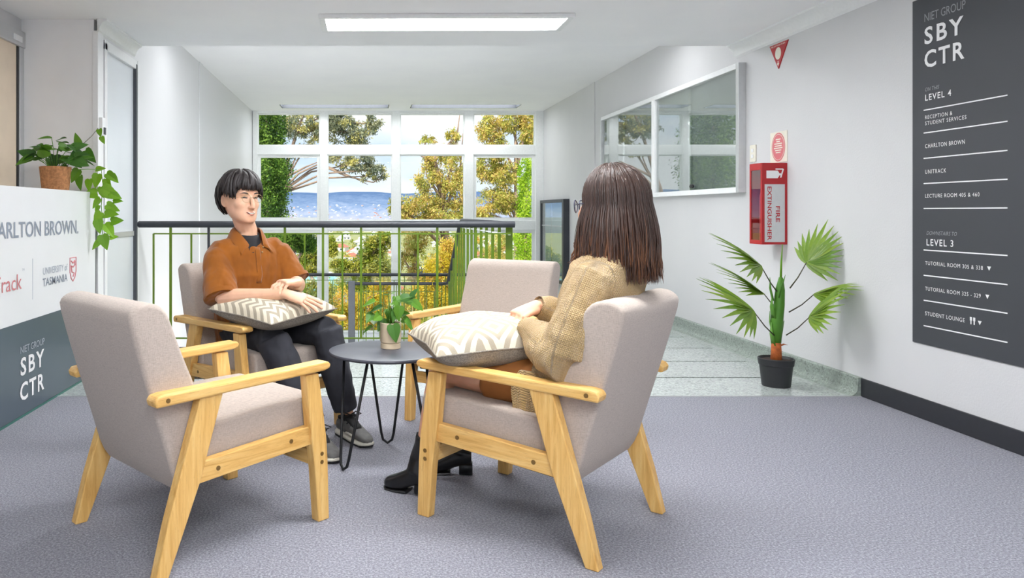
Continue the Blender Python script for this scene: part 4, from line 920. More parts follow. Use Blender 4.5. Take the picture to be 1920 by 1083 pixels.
# ------------------------------------------------------------------ cushions
def cushion(label, c, ex, ey, n, half, thick, flip=False):
    """square cushion centred at c; ex, ey its face axes, n the face normal"""
    ex, ey, n = Vector(ex).normalized(), Vector(ey).normalized(), Vector(n).normalized()
    N = 40; top = []; bot = []
    for j in range(N+1):
        for i in range(N+1):
            u, v = i/N*2-1, j/N*2-1
            k = 1 - 0.075*(1-u*u)*v*v - 0.0; kx = 1 - 0.06*(1-v*v)*0 - 0.085*(1-abs(v))**1.0*abs(u)**3; ky = 1 - 0.085*(1-abs(u))**1.0*abs(v)**3
            th = thick*max(0, (1-abs(u)**2.6)*(1-abs(v)**2.6))**0.47
            wr = 0.004*math.sin(7*u+3*v)*math.sin(5*v-2*u)*(1 if th > 0.01 else 0)
            p = Vector(ex)*(u*half*kx) + Vector(ey)*(v*half*ky)
            top.append(p + n*(th+wr)); bot.append(p - n*(th*0.95))
    idx = lambda i, j: j*(N+1)+i
    f_top = []; f_bot = []; M = (N+1)**2
    rim = {}
    for j in range(N):
        for i in range(N): f_top.append((idx(i,j), idx(i+1,j), idx(i+1,j+1), idx(i,j+1)))
    t = thing('cushion', label, 'cushion', c, 0, 'patterned cushions on laps')
    def mk(name, pts, mat, uvs):
        me = bpy.data.meshes.new(name); fs = f_top if name == 'patterned_face' else [tuple(reversed(f)) for f in f_top]
        me.from_pydata([tuple(p) for p in pts], [], fs); me.update()
        uv = me.uv_layers.new(name='face')
        for l in me.loops:
            a = l.vertex_index; i, j = a % (N+1), a // (N+1); uu, vv = i/N, j/N
            uv.data[l.index].uv = (1-uu, vv) if flip else (uu, vv)
        return link(name, me, mat, t, True)
    mk('patterned_face', top, MAT['cushion'], True); mk('plain_back', bot, MAT['cushion_back'], True)
    edge = [top[idx(i,0)] for i in range(N)] + [top[idx(N,j)] for j in range(N)] + [top[idx(N-i,N)] for i in range(N)] + [top[idx(0,N-j)] for j in range(N)]
    MB().tube(edge, 0.0035, 6, closed=True).build('piping', MAT['cushion_back'], t, smooth=True)
    return t
def axes_from(front, right, lean=0):
    return front, right

# ------------------------------------------------------------------ body building
def lerp(a, b, t): return Vector(a)*(1-t) + Vector(b)*t
def hand(mb, wrist, d, n, side, curl, spread=0.10, s=1.0, thumb=(0.55, 0.25, 0.15), thumb_dir=None):
    """palm and five fingers: d points along the hand, n is the back-of-hand normal, side=+1 puts the thumb along d x n"""
    d = Vector(d).normalized(); n = Vector(n); n = (n - d*n.dot(d)).normalized(); r = d.cross(n)*side      # towards the thumb
    w = Vector(wrist)
    rings = []
    for t, hw, ht in ((-0.012, 0.026, 0.020), (0.01, 0.028, 0.019), (0.035, 0.036, 0.017), (0.065, 0.041, 0.015), (0.088, 0.041, 0.013), (0.097, 0.037, 0.009)):
        c = w + d*(t*s) + n*(0.002*s)
        rings.append([c + r*(hw*s*math.copysign(abs(math.cos(a))**0.8, math.cos(a))) + n*(ht*s*math.copysign(abs(math.sin(a))**0.8, math.sin(a))) for a in [2*PI*k/16 for k in range(16)]])
    mb.loft(rings)
    L = ((0.040, 0.026, 0.021), (0.045, 0.029, 0.023), (0.042, 0.027, 0.022), (0.033, 0.020, 0.018)); R = (0.0090, 0.0092, 0.0088, 0.0078)
    for k in range(4):
        off = (0.0295 - 0.0198*k)*s; ang = (1.5-k)*spread
        p = w + d*((0.086 - 0.004*abs(k-1))*s) + r*off; a = 0.0
        fd = (d*math.cos(ang) + r*math.sin(ang)).normalized()
        pts = [p - fd*0.012*s, p]; rad = [R[k]*s*1.05, R[k]*s*1.10]
        cs = curl[k] if isinstance(curl[0], (list, tuple)) else curl
        for j in range(3):
            a += cs[j]; q = fd*math.cos(a) - n*math.sin(a)
            pts += [pts[-1] + q*(L[k][j]*s*0.5), pts[-1] + q*(L[k][j]*s)]; rad += [R[k]*s*(0.97-0.04*j), R[k]*s*(1.0-0.09*j)]
        pts.append(pts[-1] + q*0.004*s); rad.append(R[k]*s*0.45)
        mb.tube(pts, rad, 10)
    # thumb
    p = w + d*0.022*s + r*0.024*s - n*0.004*s
    td = Vector(thumb_dir).normalized() if thumb_dir is not None else (d*0.72 + r*0.62 - n*thumb[1]).normalized()
    pts = [p - td*0.012*s, p, p + td*0.024*s, p + td*0.044*s]; b = (td*0.85 + d*0.35 - n*thumb[2]).normalized()
    pts += [pts[-1] + b*0.016*s, pts[-1] + b*0.031*s, pts[-1] + b*0.036*s]
    mb.tube(pts, [0.014*s, 0.0145*s, 0.0118*s, 0.0104*s, 0.0104*s, 0.0085*s, 0.004*s], 10)

def head_frame(c, yaw_dir, pitch=0.0):
    y = Vector((yaw_dir[0], yaw_dir[1], 0)).normalized(); x = Vector((y.y, -y.x, 0)); z = Vector((0,0,1))
    y2 = y*math.cos(pitch) + z*math.sin(pitch); z2 = z*math.cos(pitch) - y*math.sin(pitch)
    M = Matrix((x, y2, z2)).transposed().to_4x4(); M.translation = Vector(c); return M     # local: x = right of the person, y = forward, z = up; origin at eye level, mid skull
def head_shapes(mb, M, s=1.0, female=False):
    def P(x, y, z): return M @ Vector((x*s, y*s, z*s))
    # rings from chin to crown: z, half width, front y, back y
    jaw = 0.90 if female else 1.0
    prof = [(-0.116, 0.022*jaw, 0.088, 0.040), (-0.110, 0.041*jaw, 0.093, 0.010), (-0.096, 0.055*jaw, 0.095, -0.030), (-0.078, 0.0635*jaw, 0.093, -0.055), (-0.055, 0.069*(jaw+1)/2, 0.091, -0.072),
            (-0.030, 0.0705, 0.090, -0.085), (-0.008, 0.0725, 0.088, -0.094), (0.015, 0.0735, 0.090, -0.100), (0.040, 0.0745, 0.091, -0.102), (0.065, 0.0725, 0.086, -0.098), (0.088, 0.064, 0.072, -0.086), (0.104, 0.048, 0.048, -0.064), (0.113, 0.028, 0.020, -0.036), (0.116, 0.008, -0.004, -0.012)]
    rings = []
    for z, w, f, b in prof:
        c = (f+b)/2; h = (f-b)/2; ring = []
        for k in range(28):
            a = 2*PI*k/28; ca, sa = math.cos(a), math.sin(a)
            e = 0.86 if sa > 0 else 0.95
            ring.append(P(w*math.copysign(abs(ca)**e, ca), c + h*math.copysign(abs(sa)**(0.92), sa), z))
        rings.append(ring)
    mb.loft(rings)
    # nose
    mb.tube([P(0,0.084,0.010), P(0,0.097,-0.008), P(0,0.108,-0.030), P(0,0.110,-0.040), P(0,0.096,-0.047)], [(0.008*s,0.008*s),(0.009*s,0.010*s),(0.012*s,0.011*s),(0.013*s,0.010*s),(0.008*s,0.005*s)], 12)
    for sx in (-1, 1):
        mb.ellipsoid(P(sx*0.012, 0.098, -0.041), 0.0085*s, 0.010*s, 0.0075*s, M.to_3x3())
        mb.ellipsoid(P(sx*0.036, 0.050, -0.030), 0.031*s, 0.036*s, 0.030*s, M.to_3x3())                     # cheeks
        mb.ellipsoid(P(sx*0.028, 0.074, 0.022), 0.026*s, 0.015*s, 0.010*s, M.to_3x3())                      # brow ridge
        # ear
        pts = [P(sx*(0.073+0.012*max(0, -math.cos(q))), -0.014+0.017*math.cos(q), -0.012+0.031*math.sin(q)*(1 if math.sin(q) > 0 else 0.95)) for q in np.linspace(0.3, 5.0, 14)]
        mb.tube(pts, [0.0055*s]*14, 8); mb.ellipsoid(P(sx*0.075, -0.016, -0.014), 0.007*s, 0.016*s, 0.029*s, M.to_3x3())
    # lips
    mb.ellipsoid(P(0, 0.092, -0.066), 0.024*s, 0.008*s, 0.006*s, M.to_3x3()); mb.ellipsoid(P(0, 0.091, -0.077), 0.020*s, 0.008*s, 0.006*s, M.to_3x3()); mb.ellipsoid(P(0, 0.083, -0.102), 0.018*s, 0.012*s, 0.012*s, M.to_3x3())
def face_strip(name, bvh, M, s, pts, r, mat, parent, lift=0.001, n=6, flat=0.5):
    """a soft line laid on the face: pts are (x, z) in head coordinates, r radii"""
    out = []; Mi = M.to_3x3()
    for x, z in pts:
        o = M @ Vector((x*s, 0.2*s, z*s)); h = bvh.ray_cast(o, Mi @ Vector((0,-1,0)))
        p = h[0] if h[0] is not None else M @ Vector((x*s, 0.09*s, z*s))
        out.append(p + (Mi @ Vector((0, lift, 0))))
    rr = [(a*flat, a) for a in (r if isinstance(r, list) else [r]*len(out))]
    return MB().tube(out, rr, n, hint=Mi @ Vector((0,0,1))).build(name, mat, parent, smooth=True), out
def rebase(o, base):
    """children are built in world space; move their mesh into the parent's frame"""
    shift_mesh(o.data, -Vector(base))
def wrinkle(me, amp, scale, seed=0, zs=1.0):
    co = get_co(me); no = get_no(me); d = np.array([noise.noise(Vector((c[0]*scale+seed, c[1]*scale, c[2]*scale*zs))) + 0.5*noise.noise(Vector((c[0]*scale*2.3+seed, c[1]*scale*2.3+5, c[2]*scale*2.3*zs))) for c in co], np.float32)
    set_co(me, co + no*(d*amp)[:,None])
def strip_hair(mb, pts, w, th=0.35):
    m = len(pts); mb.tube(pts, [(w*(0.55+0.6*math.sin(PI*min(1,(i+0.6)/(m))))*(1.0 if i < m-1 else 0.25), w*th*(1.0 if i < m-1 else 0.3)) for i in range(m)], 5)
def torso(mb, rings, n=24, p=0.85):
    """rings: centre, half width vector, half depth vector"""
    R = []
    for c, U, W in rings:
        c, U, W = Vector(c), Vector(U), Vector(W)
        R.append([c + U*math.copysign(abs(math.cos(a))**p, math.cos(a)) + W*math.copysign(abs(math.sin(a))**p, math.sin(a)) for a in [2*PI*k/n for k in range(n)]])
    mb.loft(R)
def shoe_rings(heel, toe, spec, up=V(0,0,1), n=16):
    heel, toe = Vector(heel), Vector(toe); ax = (toe-heel); ln = ax.length; ax.normalize(); rt = ax.cross(up)
    R = []
    for t, hw, z0, z1 in spec:
        c = heel + ax*(t*ln) + up*((z0+z1)/2); h = (z1-z0)/2
        R.append([c + rt*(hw*math.copysign(abs(math.cos(a))**0.75, math.cos(a))) + up*(h*math.copysign(abs(math.sin(a))**0.75, math.sin(a))) for a in [2*PI*k/n for k in range(n)]])
    return R

# ------------------------------------------------------------------ person in the rust shirt
def man():
    base = Vector((-0.40, 3.75, 0.0)); W = MAT
    f = Vector((0.45, -0.89, 0)).normalized(); r = Vector((-f.y*-1, 0, 0)); rt = Vector((-0.89, -0.45, 0)).normalized()   # rt: towards his right hand (picture left)
    pel = Vector((-0.615, 4.055, 0.50)); chest = Vector((-0.608, 3.955, 0.80)); nb = Vector((-0.612, 3.945, 1.005))
    rsh, lsh = Vector((-0.766, 3.862, 0.925)), Vector((-0.466, 4.015, 0.932))
    rel, rwr = Vector((-0.700, 3.715, 0.690)), Vector((-0.385, 3.590, 0.728))
    lel, lwr = Vector((-0.350, 3.950, 0.735)), Vector((-0.325, 3.690, 0.772))
    rhip, lhip = pel + rt*0.09 + V(0,0,-0.01), pel - rt*0.09 + V(0,0,-0.01)
    rk, lk = Vector((-0.435, 3.600, 0.505)), Vector((-0.185, 3.760, 0.525)); ra, la = Vector((-0.215, 3.52, 0.10)), Vector((-0.075, 3.735, 0.10))
    HS = 1.10; hc = Vector((-0.640, 3.915, 1.196)); M = head_frame(hc, (math.sin(0.74), -math.cos(0.74)), -0.05)
    b = MB(); head_shapes(b, M, HS)
    b.tube([nb + V(0,0,-0.06), nb + V(0,0,0.02), hc + V(0.005,0.0,-0.085), hc + V(0,0.01,-0.03)], [0.056, 0.056, 0.056, 0.055], 16)
    torso(b, [(pel + V(0,0,-0.06), rt*0.13, f*0.09), (pel, rt*0.145, f*0.10), (lerp(pel, chest, 0.5), rt*0.135, f*0.095), (chest, rt*0.155, f*0.105), (lerp(chest, nb, 0.5), rt*0.130, f*0.080), (nb + V(0,0,-0.05), rt*0.055, f*0.045)])
    for sh, el, wr in ((rsh, rel, rwr), (lsh, lel, lwr)):
        b.tube([sh + (chest-sh)*0.16 + V(0,0,-0.035), lerp(sh, el, 0.25), lerp(sh, el, 0.45), lerp(sh, el, 0.75), el], [0.040, 0.044, 0.048, 0.044, 0.041], 14)
        b.tube([lerp(sh, el, 0.96), el, lerp(el, wr, 0.25), lerp(el, wr, 0.6), lerp(el, wr, 0.9), wr], [0.041, 0.042, 0.046, 0.037, 0.028, 0.027], 14)
    for h_, k_, a_ in ((rhip, rk, ra), (lhip, lk, la)):
        b.tube([h_, lerp(h_, k_, 0.5), k_], [0.080, 0.070, 0.054], 14); b.tube([k_, lerp(k_, a_, 0.35), lerp(k_, a_, 0.8), a_, a_ + V(0,0,-0.05)], [0.054, 0.052, 0.036, 0.034, 0.034], 14)
    # his right hand lies flat on the cushion, the left closes over its wrist
    hand(b, rwr + V(0.012,-0.004,0.0), V(0.90,-0.18,-0.26), V(0.25,-0.38,0.9), -1, [(0.05,0.16,0.10),(0.10,0.18,0.12),(0.16,0.2,0.15),(0.24,0.22,0.15)], 0.13, 1.06, thumb_dir=V(0.7,0.55,-0.15))
    hand(b, lwr, V(-0.66,-0.70,0.06), V(-0.12,-0.22,0.95), 1, [(0.50,0.80,0.5),(0.55,0.82,0.5),(0.6,0.85,0.5),(0.66,0.88,0.5)], 0.10, 1.04, thumb_dir=V(-0.98,0.15,-0.10))
    me = remesh(b, 0.0030, 3, 'person')
    co = get_co(me)
    Mi = np.array(M.inverted()); loc = (co @ Mi[:3,:3].T + Mi[:3,3]) / HS
    # soften the face, keeping nose, lips and ears
    near = ((np.abs(loc[:,0]) < 0.08) & (loc[:,1] > -0.005) & (loc[:,1] < 0.13) & (loc[:,2] > -0.125) & (loc[:,2] < 0.08)).astype(np.float32)
    keep = np.exp(-((loc[:,0]/0.020)**2 + ((loc[:,2]+0.026)/0.030)**2)) + np.exp(-((loc[:,0]/0.024)**2 + ((loc[:,2]+0.070)/0.012)**2)); wt = (near*np.clip(1-keep*1.2, 0, 1)*0.6)[:,None]
    ed = np.empty(len(me.edges)*2, np.int32); me.edges.foreach_get('vertices', ed); ed = ed.reshape(-1,2); deg = np.bincount(ed.ravel(), minlength=len(co)).astype(np.float32)[:,None]
    for _ in range(30):
        acc = np.zeros_like(co); 
        for ax_ in range(3): acc[:,ax_] = np.bincount(ed[:,0], co[ed[:,1],ax_], len(co)) + np.bincount(ed[:,1], co[ed[:,0],ax_], len(co))
        co = co + (acc/deg - co)*wt
    # eye sockets and smile folds pressed into the face
    dy = np.zeros(len(co))
    for sx in (-1, 1):
        q = ((loc[:,0]-sx*0.031)/0.020)**2 + ((loc[:,2]-0.004)/0.011)**2; dy -= 0.0045*np.exp(-q)*(loc[:,1] > 0.03)
    q = (loc[:,0]/0.022)**2 + ((loc[:,2]+0.0715)/0.004)**2; dy -= 0.003*np.exp(-q)*(loc[:,1] > 0.03)
    fy = np.array(M.to_3x3() @ Vector((0,1,0))); set_co(me, co + dy[:,None]*fy[None,:]*HS)
    bv = bvh_of(me); shift_mesh(me, -base)
    body = link('person', me, MAT['skin'], None, True); body.location = base
    tag(body, 'seated smiling person with black hair, wire glasses and rust-brown shirt', 'person')
    def child(o): rebase(o, base); return o
    # face
    for sx in (-1, 1):
        o, _ = face_strip('eye', bv, M, HS, [(sx*(0.031+q), 0.0035-0.28*abs(q)**1.0*0.25-0.0+(0.0012 if abs(q) < 0.006 else 0)) for q in np.linspace(-0.0145, 0.0145, 7)], [0.0012,0.0030,0.0042,0.0046,0.0042,0.003,0.0012], MAT['eye_dark'], body, 0.0008); child(o)
        o, _ = face_strip('eyebrow', bv, M, HS, [(sx*(0.016+q*0.036), 0.0215+0.006*math.sin(q*2.2)-0.004*q*q) for q in np.linspace(0, 1, 7)], [0.002,0.0034,0.0038,0.0036,0.003,0.0022,0.001], MAT['hair_black'], body, 0.0008); child(o)
    sm = lambda a: [(x, -0.0700 + a*0.75*(abs(x)/0.024)**2) for x in np.linspace(-0.024, 0.024, 9)]
    o, _ = face_strip('mouth', bv, M, HS, sm(0.007), [0.001,0.003,0.0044,0.0052,0.0055,0.0052,0.0044,0.003,0.001], MAT['mouth_dark'], body, 0.0004); child(o)
    o, _ = face_strip('teeth', bv, M, HS, [(x*0.8, z+0.0006) for x, z in sm(0.007)], [0.001,0.0028,0.0034,0.0036,0.0036,0.0036,0.0034,0.0028,0.001], MAT['tooth'], body, 0.0022); child(o)
    o, _ = face_strip('upper_lip', bv, M, HS, [(x, z+0.0052*(1-(x/0.027)**2)+0.0006) for x, z in sm(0.007)], [0.0008,0.0016,0.002,0.0022,0.002,0.0022,0.002,0.0016,0.0008], MAT['lip'], body, 0.0012); child(o)
    o, _ = face_strip('lower_lip', bv, M, HS, [(x*0.92, z-0.0062*(1-(x/0.027)**2)) for x, z in sm(0.007)], [0.0008,0.002,0.003,0.0034,0.0034,0.0034,0.003,0.002,0.0008], MAT['lip'], body, 0.0012); child(o)
    # wire glasses
    def H(x, y, z): return M @ Vector((x*HS, y*HS, z*HS))
    g = bpy.data.objects.new('eyeglasses', None); COL.objects.link(g); g.parent = body
    for sx in (-1, 1):
        rim = [H(sx*(0.0335+0.0225*math.cos(a)), 0.1035-0.10*abs(0.0225*math.cos(a)+0.011), 0.0005+0.0185*math.sin(a)) for a in [2*PI*k/24 for k in range(24)]]
        child(MB().tube(rim, 0.0009, 6, closed=True).build('rim', MAT['wire'], g, smooth=True))
        lens = MB(); c = sum(rim, Vector())/24; lens.add([c]+rim, [(0, 1+k, 1+(k+1)%24) for k in range(24)]); child(lens.build('lens', MAT['glass'], g))
        child(MB().tube([H(sx*0.056,0.098,0.004), H(sx*0.072,0.080,0.005), H(sx*0.081,0.03,0.003), H(sx*0.082,-0.008,0.002)], 0.0009, 6).build('temple', MAT['wire'], g, smooth=True))
    child(MB().tube([H(-0.011,0.104,0.004), H(0,0.108,0.007), H(0.011,0.104,0.004)], 0.0009, 6).build('bridge', MAT['wire'], g, smooth=True))
    # hair: a full mop with a fringe; cap plus overlapping locks
    rr = random.Random(5); hb = MB(); lk_ = MB()
    def skull(az, el, off):                            # az: 0 front, el: elevation
        ca, sa = math.sin(az), math.cos(az); c = math.cos(el)
        fr = 0.096 if sa > 0 else 0.108
        return H((0.080+off)*c*ca, -0.006+(fr+off)*c*sa, 0.012+(0.108+off)*math.sin(el))
    def hairline(az):
        a = abs(((az+PI) % (2*PI))-PI)
        if a < 0.80: return 0.27
        if a < 1.05: return 0.27 + (a-0.80)/0.25*(-0.08-0.27)
        if a < 1.40: return -0.08 + max(0, (a-1.2)/0.2)*0.24
        if a < 1.92: return 0.16
        if a < 2.15: return 0.16 + (a-1.92)/0.23*(-0.80-0.16)
        return -0.82
    rings = []
    for e in np.linspace(0, 1, 10):
        ring = []
        for k in range(40):
            az = 2*PI*k/40; lo = hairline(az)+0.10; el = PI/2 - 0.05 + (lo-(PI/2-0.05))*e
            ring.append(skull(az, el, 0.010+0.004*math.sin(az*9)))
        rings.append(ring)
    inner = [[skull(2*PI*k/40, (PI/2-0.05)+(hairline(2*PI*k/40)+0.10-(PI/2-0.05))*e, -0.006) for k in range(40)] for e in np.linspace(1, 0, 6)]
    hb.loft(rings + inner)
    cap = hb.build('hair', MAT['hair_black'], body, smooth=True); child(cap)
    for i in range(420):
        az = rr.uniform(-PI, PI); lo = hairline(az) + rr.uniform(-0.07, 0.06); whorl = rr.uniform(0.15, 1.15); off = rr.uniform(0.009, 0.024)
        tw = rr.uniform(-0.22, 0.22) + (0.12 if abs(az) < 1 else 0)
        top = PI/2-whorl*0.55; pts = []
        for q in np.linspace(0, 1, 8):
            el = top + (lo-top)*q; pts.append(skull(az + tw*q, el, off*(0.75+0.5*math.sin(PI*q*0.8)) - (0.006*q if abs(az) < 1 else 0.004*q*q)))
        strip_hair(lk_, pts, rr.uniform(0.007, 0.0125), 0.4)
    child(lk_.build('hair_locks', MAT['hair_black'], body, smooth=True))
    # shirt
    sb = MB()
    torso(sb, [(pel + V(0,0,-0.075)+f*0.01, rt*0.185, f*0.150), (pel+f*0.01, rt*0.190, f*0.150), (lerp(pel, chest, 0.5)+f*0.012, rt*0.192, f*0.150), (chest+f*0.012, rt*0.195, f*0.142), (lerp(chest, nb, 0.55), rt*0.172, f*0.118), (lerp(chest, nb, 0.80), rt*0.122, f*0.098 + V(0,0,-0.016)), (nb + V(0,0,-0.018), rt*0.082, f*0.078 + V(0,0,-0.040))], 28, 0.9)
    for sh, el, e2 in ((rsh, rel, 1.0), (lsh, lel, 0.92)):
        a = sh + (chest-sh)*0.30 + V(0,0,0.028); ax = (el-sh).normalized()
        sb.tube([a, lerp(a, sh, 0.55) + V(0,0,0.002), sh + (chest-sh)*0.08 + V(0,0,-0.014), lerp(sh, el, 0.16), lerp(sh, el, 0.35), lerp(sh, el, 0.65), lerp(sh, el, e2*0.93), lerp(sh, el, e2)], [0.062, 0.061, 0.063, 0.067, 0.073, 0.078, 0.083, 0.085], 20)
    sme = remesh(sb, 0.0065, 12, 'shirt'); wrinkle(sme, 0.011, 9, 3, 0.4); wrinkle(sme, 0.006, 21, 8, 0.45)
    sv = bvh_of(sme); child(link('shirt', sme, MAT['rust'], body, True))
    def on_shirt(x, z, lift=0.002):                    # x towards his left (picture right), z world height
        o = Vector((chest.x, chest.y, 0)) - rt*x + f*0.5 + V(0,0,z); h = sv.ray_cast(o, -f)
        return (h[0] if h[0] is not None else o - f*0.38) + f*lift
    # hem bands on the sleeves
    for sh, el, e2 in ((rsh, rel, 1.0), (lsh, lel, 0.92)):
        ax = (el-sh).normalized(); child(MB().tube([lerp(sh, el, 0.90*e2), lerp(sh, el, 0.99*e2)], [0.0865, 0.0875], 22, cap=False).build('sleeve_hem', MAT['rust'], body, smooth=True))
    # neck opening: black tee, collar leaves, placket with two snaps
    ring = [(math.cos(2*PI*k/20), math.sin(2*PI*k/20)) for k in range(20)]
    tee = MB(); tee.loft([[nb + V(0,0,z - (0.028*s_ if z < 0 else 0.012*s_)) + rt*(w*c) + f*(d*s_ + sh_) for c, s_ in ring] for z, w, d, sh_ in ((-0.065, 0.070, 0.092, 0.022), (-0.030, 0.066, 0.082, 0.018), (-0.004, 0.064, 0.069, 0.010), (0.006, 0.062, 0.063, 0.006), (0.002, 0.055, 0.055, 0.006))], cap=False)
    tz = nb.z
    child(tee.build('undershirt', MAT['black_tee'], body, smooth=True))
    for sx in (-1, 1):                                 # sx=+1: picture right. stands at the nape, folds down to a point in front
        inn = []; out = []
        for q in np.linspace(0, 1, 11):
            a = PI*(1-0.80*q)                          # angle from the front
            e = nb - rt*(sx*0.068*math.sin(a)) + f*(0.068*math.cos(a)+0.006) + V(0,0,0.050-0.030*q)
            o_ = nb - rt*(sx*(0.092+0.012*math.sin(PI*q))*math.sin(a)) + f*(0.090*math.cos(a)+0.006) + V(0,0,0.008-0.045*q)
            k = smoothstep(0.62, 1.0, q)
            e = lerp(e, on_shirt(0.012 + sx*0.036, tz-0.055, 0.016), k); o_ = lerp(o_, on_shirt(0.012 + sx*0.088, tz-0.098, 0.012), k)
            inn.append(e); out.append(o_)
        cm = MB(); rows = []
        for p, o_ in zip(inn, out):
            m_ = (p+o_)/2 + V(0,0,0.012); t_ = (o_ - p).normalized()
            rows.append([p, lerp(p, m_, 0.5)+V(0,0,0.004), m_, lerp(m_, o_, 0.5)+V(0,0,0.003), o_, o_ + V(0,0,-0.004)-t_*0.003, m_ + V(0,0,-0.007), p + V(0,0,-0.007)])
        cm.loft(rows); child(cm.build('collar', MAT['rust'], body, smooth=0.9))
    pl = [on_shirt(0.014, nb.z-0.066-q*0.180, 0.001) for q in np.linspace(0, 1, 12)]
    child(MB().tube(pl, [(0.014, 0.0022)]*12, 8, hint=f).build('placket', MAT['rust'], body, smooth=True))
    for x_, z in ((0.048, 0.940), (0.036, 0.915)): child(MB().ellipsoid(on_shirt(x_, z, 0.004), 0.0055, 0.0055, 0.0055).build('snap_button', MAT['wire'], body, smooth=True))
    # trousers
    tb = MB()
    torso(tb, [(pel + V(0,0,-0.070), rt*0.165, f*0.120), (pel + V(0,0,0.03), rt*0.160, f*0.115)], 20)
    for h_, k_, a_ in ((rhip, rk, ra), (lhip, lk, la)):
        tb.tube([h_, lerp(h_, k_, 0.5), lerp(h_, k_, 0.9), k_ + (k_-h_).normalized()*0.02], [0.098, 0.088, 0.078, 0.070], 18)
        tb.tube([k_ + V(0,0,0.006), lerp(k_, a_, 0.3), lerp(k_, a_, 0.7), lerp(k_, a_, 0.93)], [0.082, 0.078, 0.068, 0.062], 18)
    tme = remesh(tb, 0.0075, 5, 'trousers'); wrinkle(tme, 0.006, 14, 1, 1.0); child(link('trousers', tme, MAT['trousers'], body, True))
    # trainers
    for a_, heel, toe in ((ra, V(-0.252,3.545,0), V(-0.115,3.325,0)), (la, V(-0.118,3.790,0), V(0.035,3.545,0))):
        sh = bpy.data.objects.new('trainer', None); COL.objects.link(sh); sh.parent = body
        child(MB().loft(shoe_rings(heel, toe, [(0.0,0.026,0.006,0.030),(0.06,0.036,0.002,0.034),(0.3,0.037,0.0,0.034),(0.6,0.045,0.0,0.030),(0.85,0.044,0.002,0.028),(0.97,0.030,0.010,0.028),(1.0,0.014,0.014,0.026)])).build('sole', MAT['shoe_white'], sh, smooth=0.8))
        child(MB().loft(shoe_rings(heel, toe, [(0.0,0.040-0.012,0.0,0.010),(0.10,0.038,-0.001,0.008),(0.6,0.046,-0.001,0.008),(0.9,0.042,0.0,0.009),(1.0,0.016,0.006,0.014)])).build('outsole', MAT['shoe_black'], sh, smooth=0.8))
        child(MB().loft(shoe_rings(heel, toe, [(0.02,0.024,0.03,0.075),(0.08,0.033,0.028,0.090),(0.25,0.036,0.026,0.102),(0.42,0.039,0.026,0.096),(0.60,0.042,0.026,0.076),(0.80,0.041,0.024,0.056),(0.94,0.030,0.022,0.044),(0.99,0.014,0.022,0.034)])).build('upper', MAT['shoe_grey'], sh, smooth=True))
        ax = (toe-heel).normalized(); rt2 = ax.cross(V(0,0,1))
        child(MB().loft(shoe_rings(heel, toe, [(0.22,0.024,0.085,0.118),(0.32,0.026,0.080,0.118),(0.45,0.026,0.075,0.103),(0.60,0.024,0.060,0.083),(0.66,0.016,0.056,0.072)])).build('tongue', MAT['shoe_black'], sh, smooth=True))
        child(MB().tube([heel+ax*0.03+V(0,0,0.085)+rt2*0.0, heel+ax*0.06+V(0,0,0.102)+rt2*0.034, heel+ax*0.10+V(0,0,0.110)+rt2*0.028], 0.010, 8).tube([heel+ax*0.03+V(0,0,0.085), heel+ax*0.06+V(0,0,0.102)-rt2*0.034, heel+ax*0.10+V(0,0,0.110)-rt2*0.028], 0.010, 8).build('heel_collar', MAT['shoe_black'], sh, smooth=True))
        for i in range(4):
            q = 0.36+i*0.085; z = 0.112-i*0.012; c = heel + (toe-heel)*q
            child(MB().tube([c - rt2*0.033 + V(0,0,z-0.018), c - rt2*0.012 + V(0,0,z), c + rt2*0.012 + V(0,0,z), c + rt2*0.033 + V(0,0,z-0.018)], (0.004), 6).build('lace', MAT['shoe_black'], sh, smooth=True))
        c = heel + (toe-heel)*0.38 + V(0,0,0.118)
        for s_ in (-1, 1): child(MB().tube([c, c + rt2*s_*0.03 + V(0,0,0.014), c + rt2*s_*0.055 + ax*0.012 + V(0,0,0.002), c + rt2*s_*0.03 + ax*0.01 + V(0,0,-0.004), c], 0.0035, 6).build('bow_loop', MAT['shoe_black'], sh, smooth=True))
        for s_ in (-1, 1): child(MB().loft(shoe_rings(heel + rt2*s_*0.004, toe + rt2*s_*0.004, [(0.45,0.041,0.034,0.05),(0.6,0.043,0.034,0.056),(0.72,0.0425,0.032,0.05)])).build('side_patch', MAT['shoe_white'], sh, smooth=True))
    nrm = V(0.02, -0.10, 0.99); ex = V(1.0, 0.10, 0.02); ex = (ex - nrm.normalized()*ex.dot(nrm.normalized())).normalized(); ey = nrm.normalized().cross(ex)
    # diagonals point left/right and to the viewer
    e1 = (ex + ey).normalized(); e2 = (ey - ex).normalized()
    cushion('patterned cushion with grey chevrons on the lap of the rust-shirt sitter', (-0.448, 3.725, 0.640), e1, e2, nrm, 0.226, 0.085)
man()

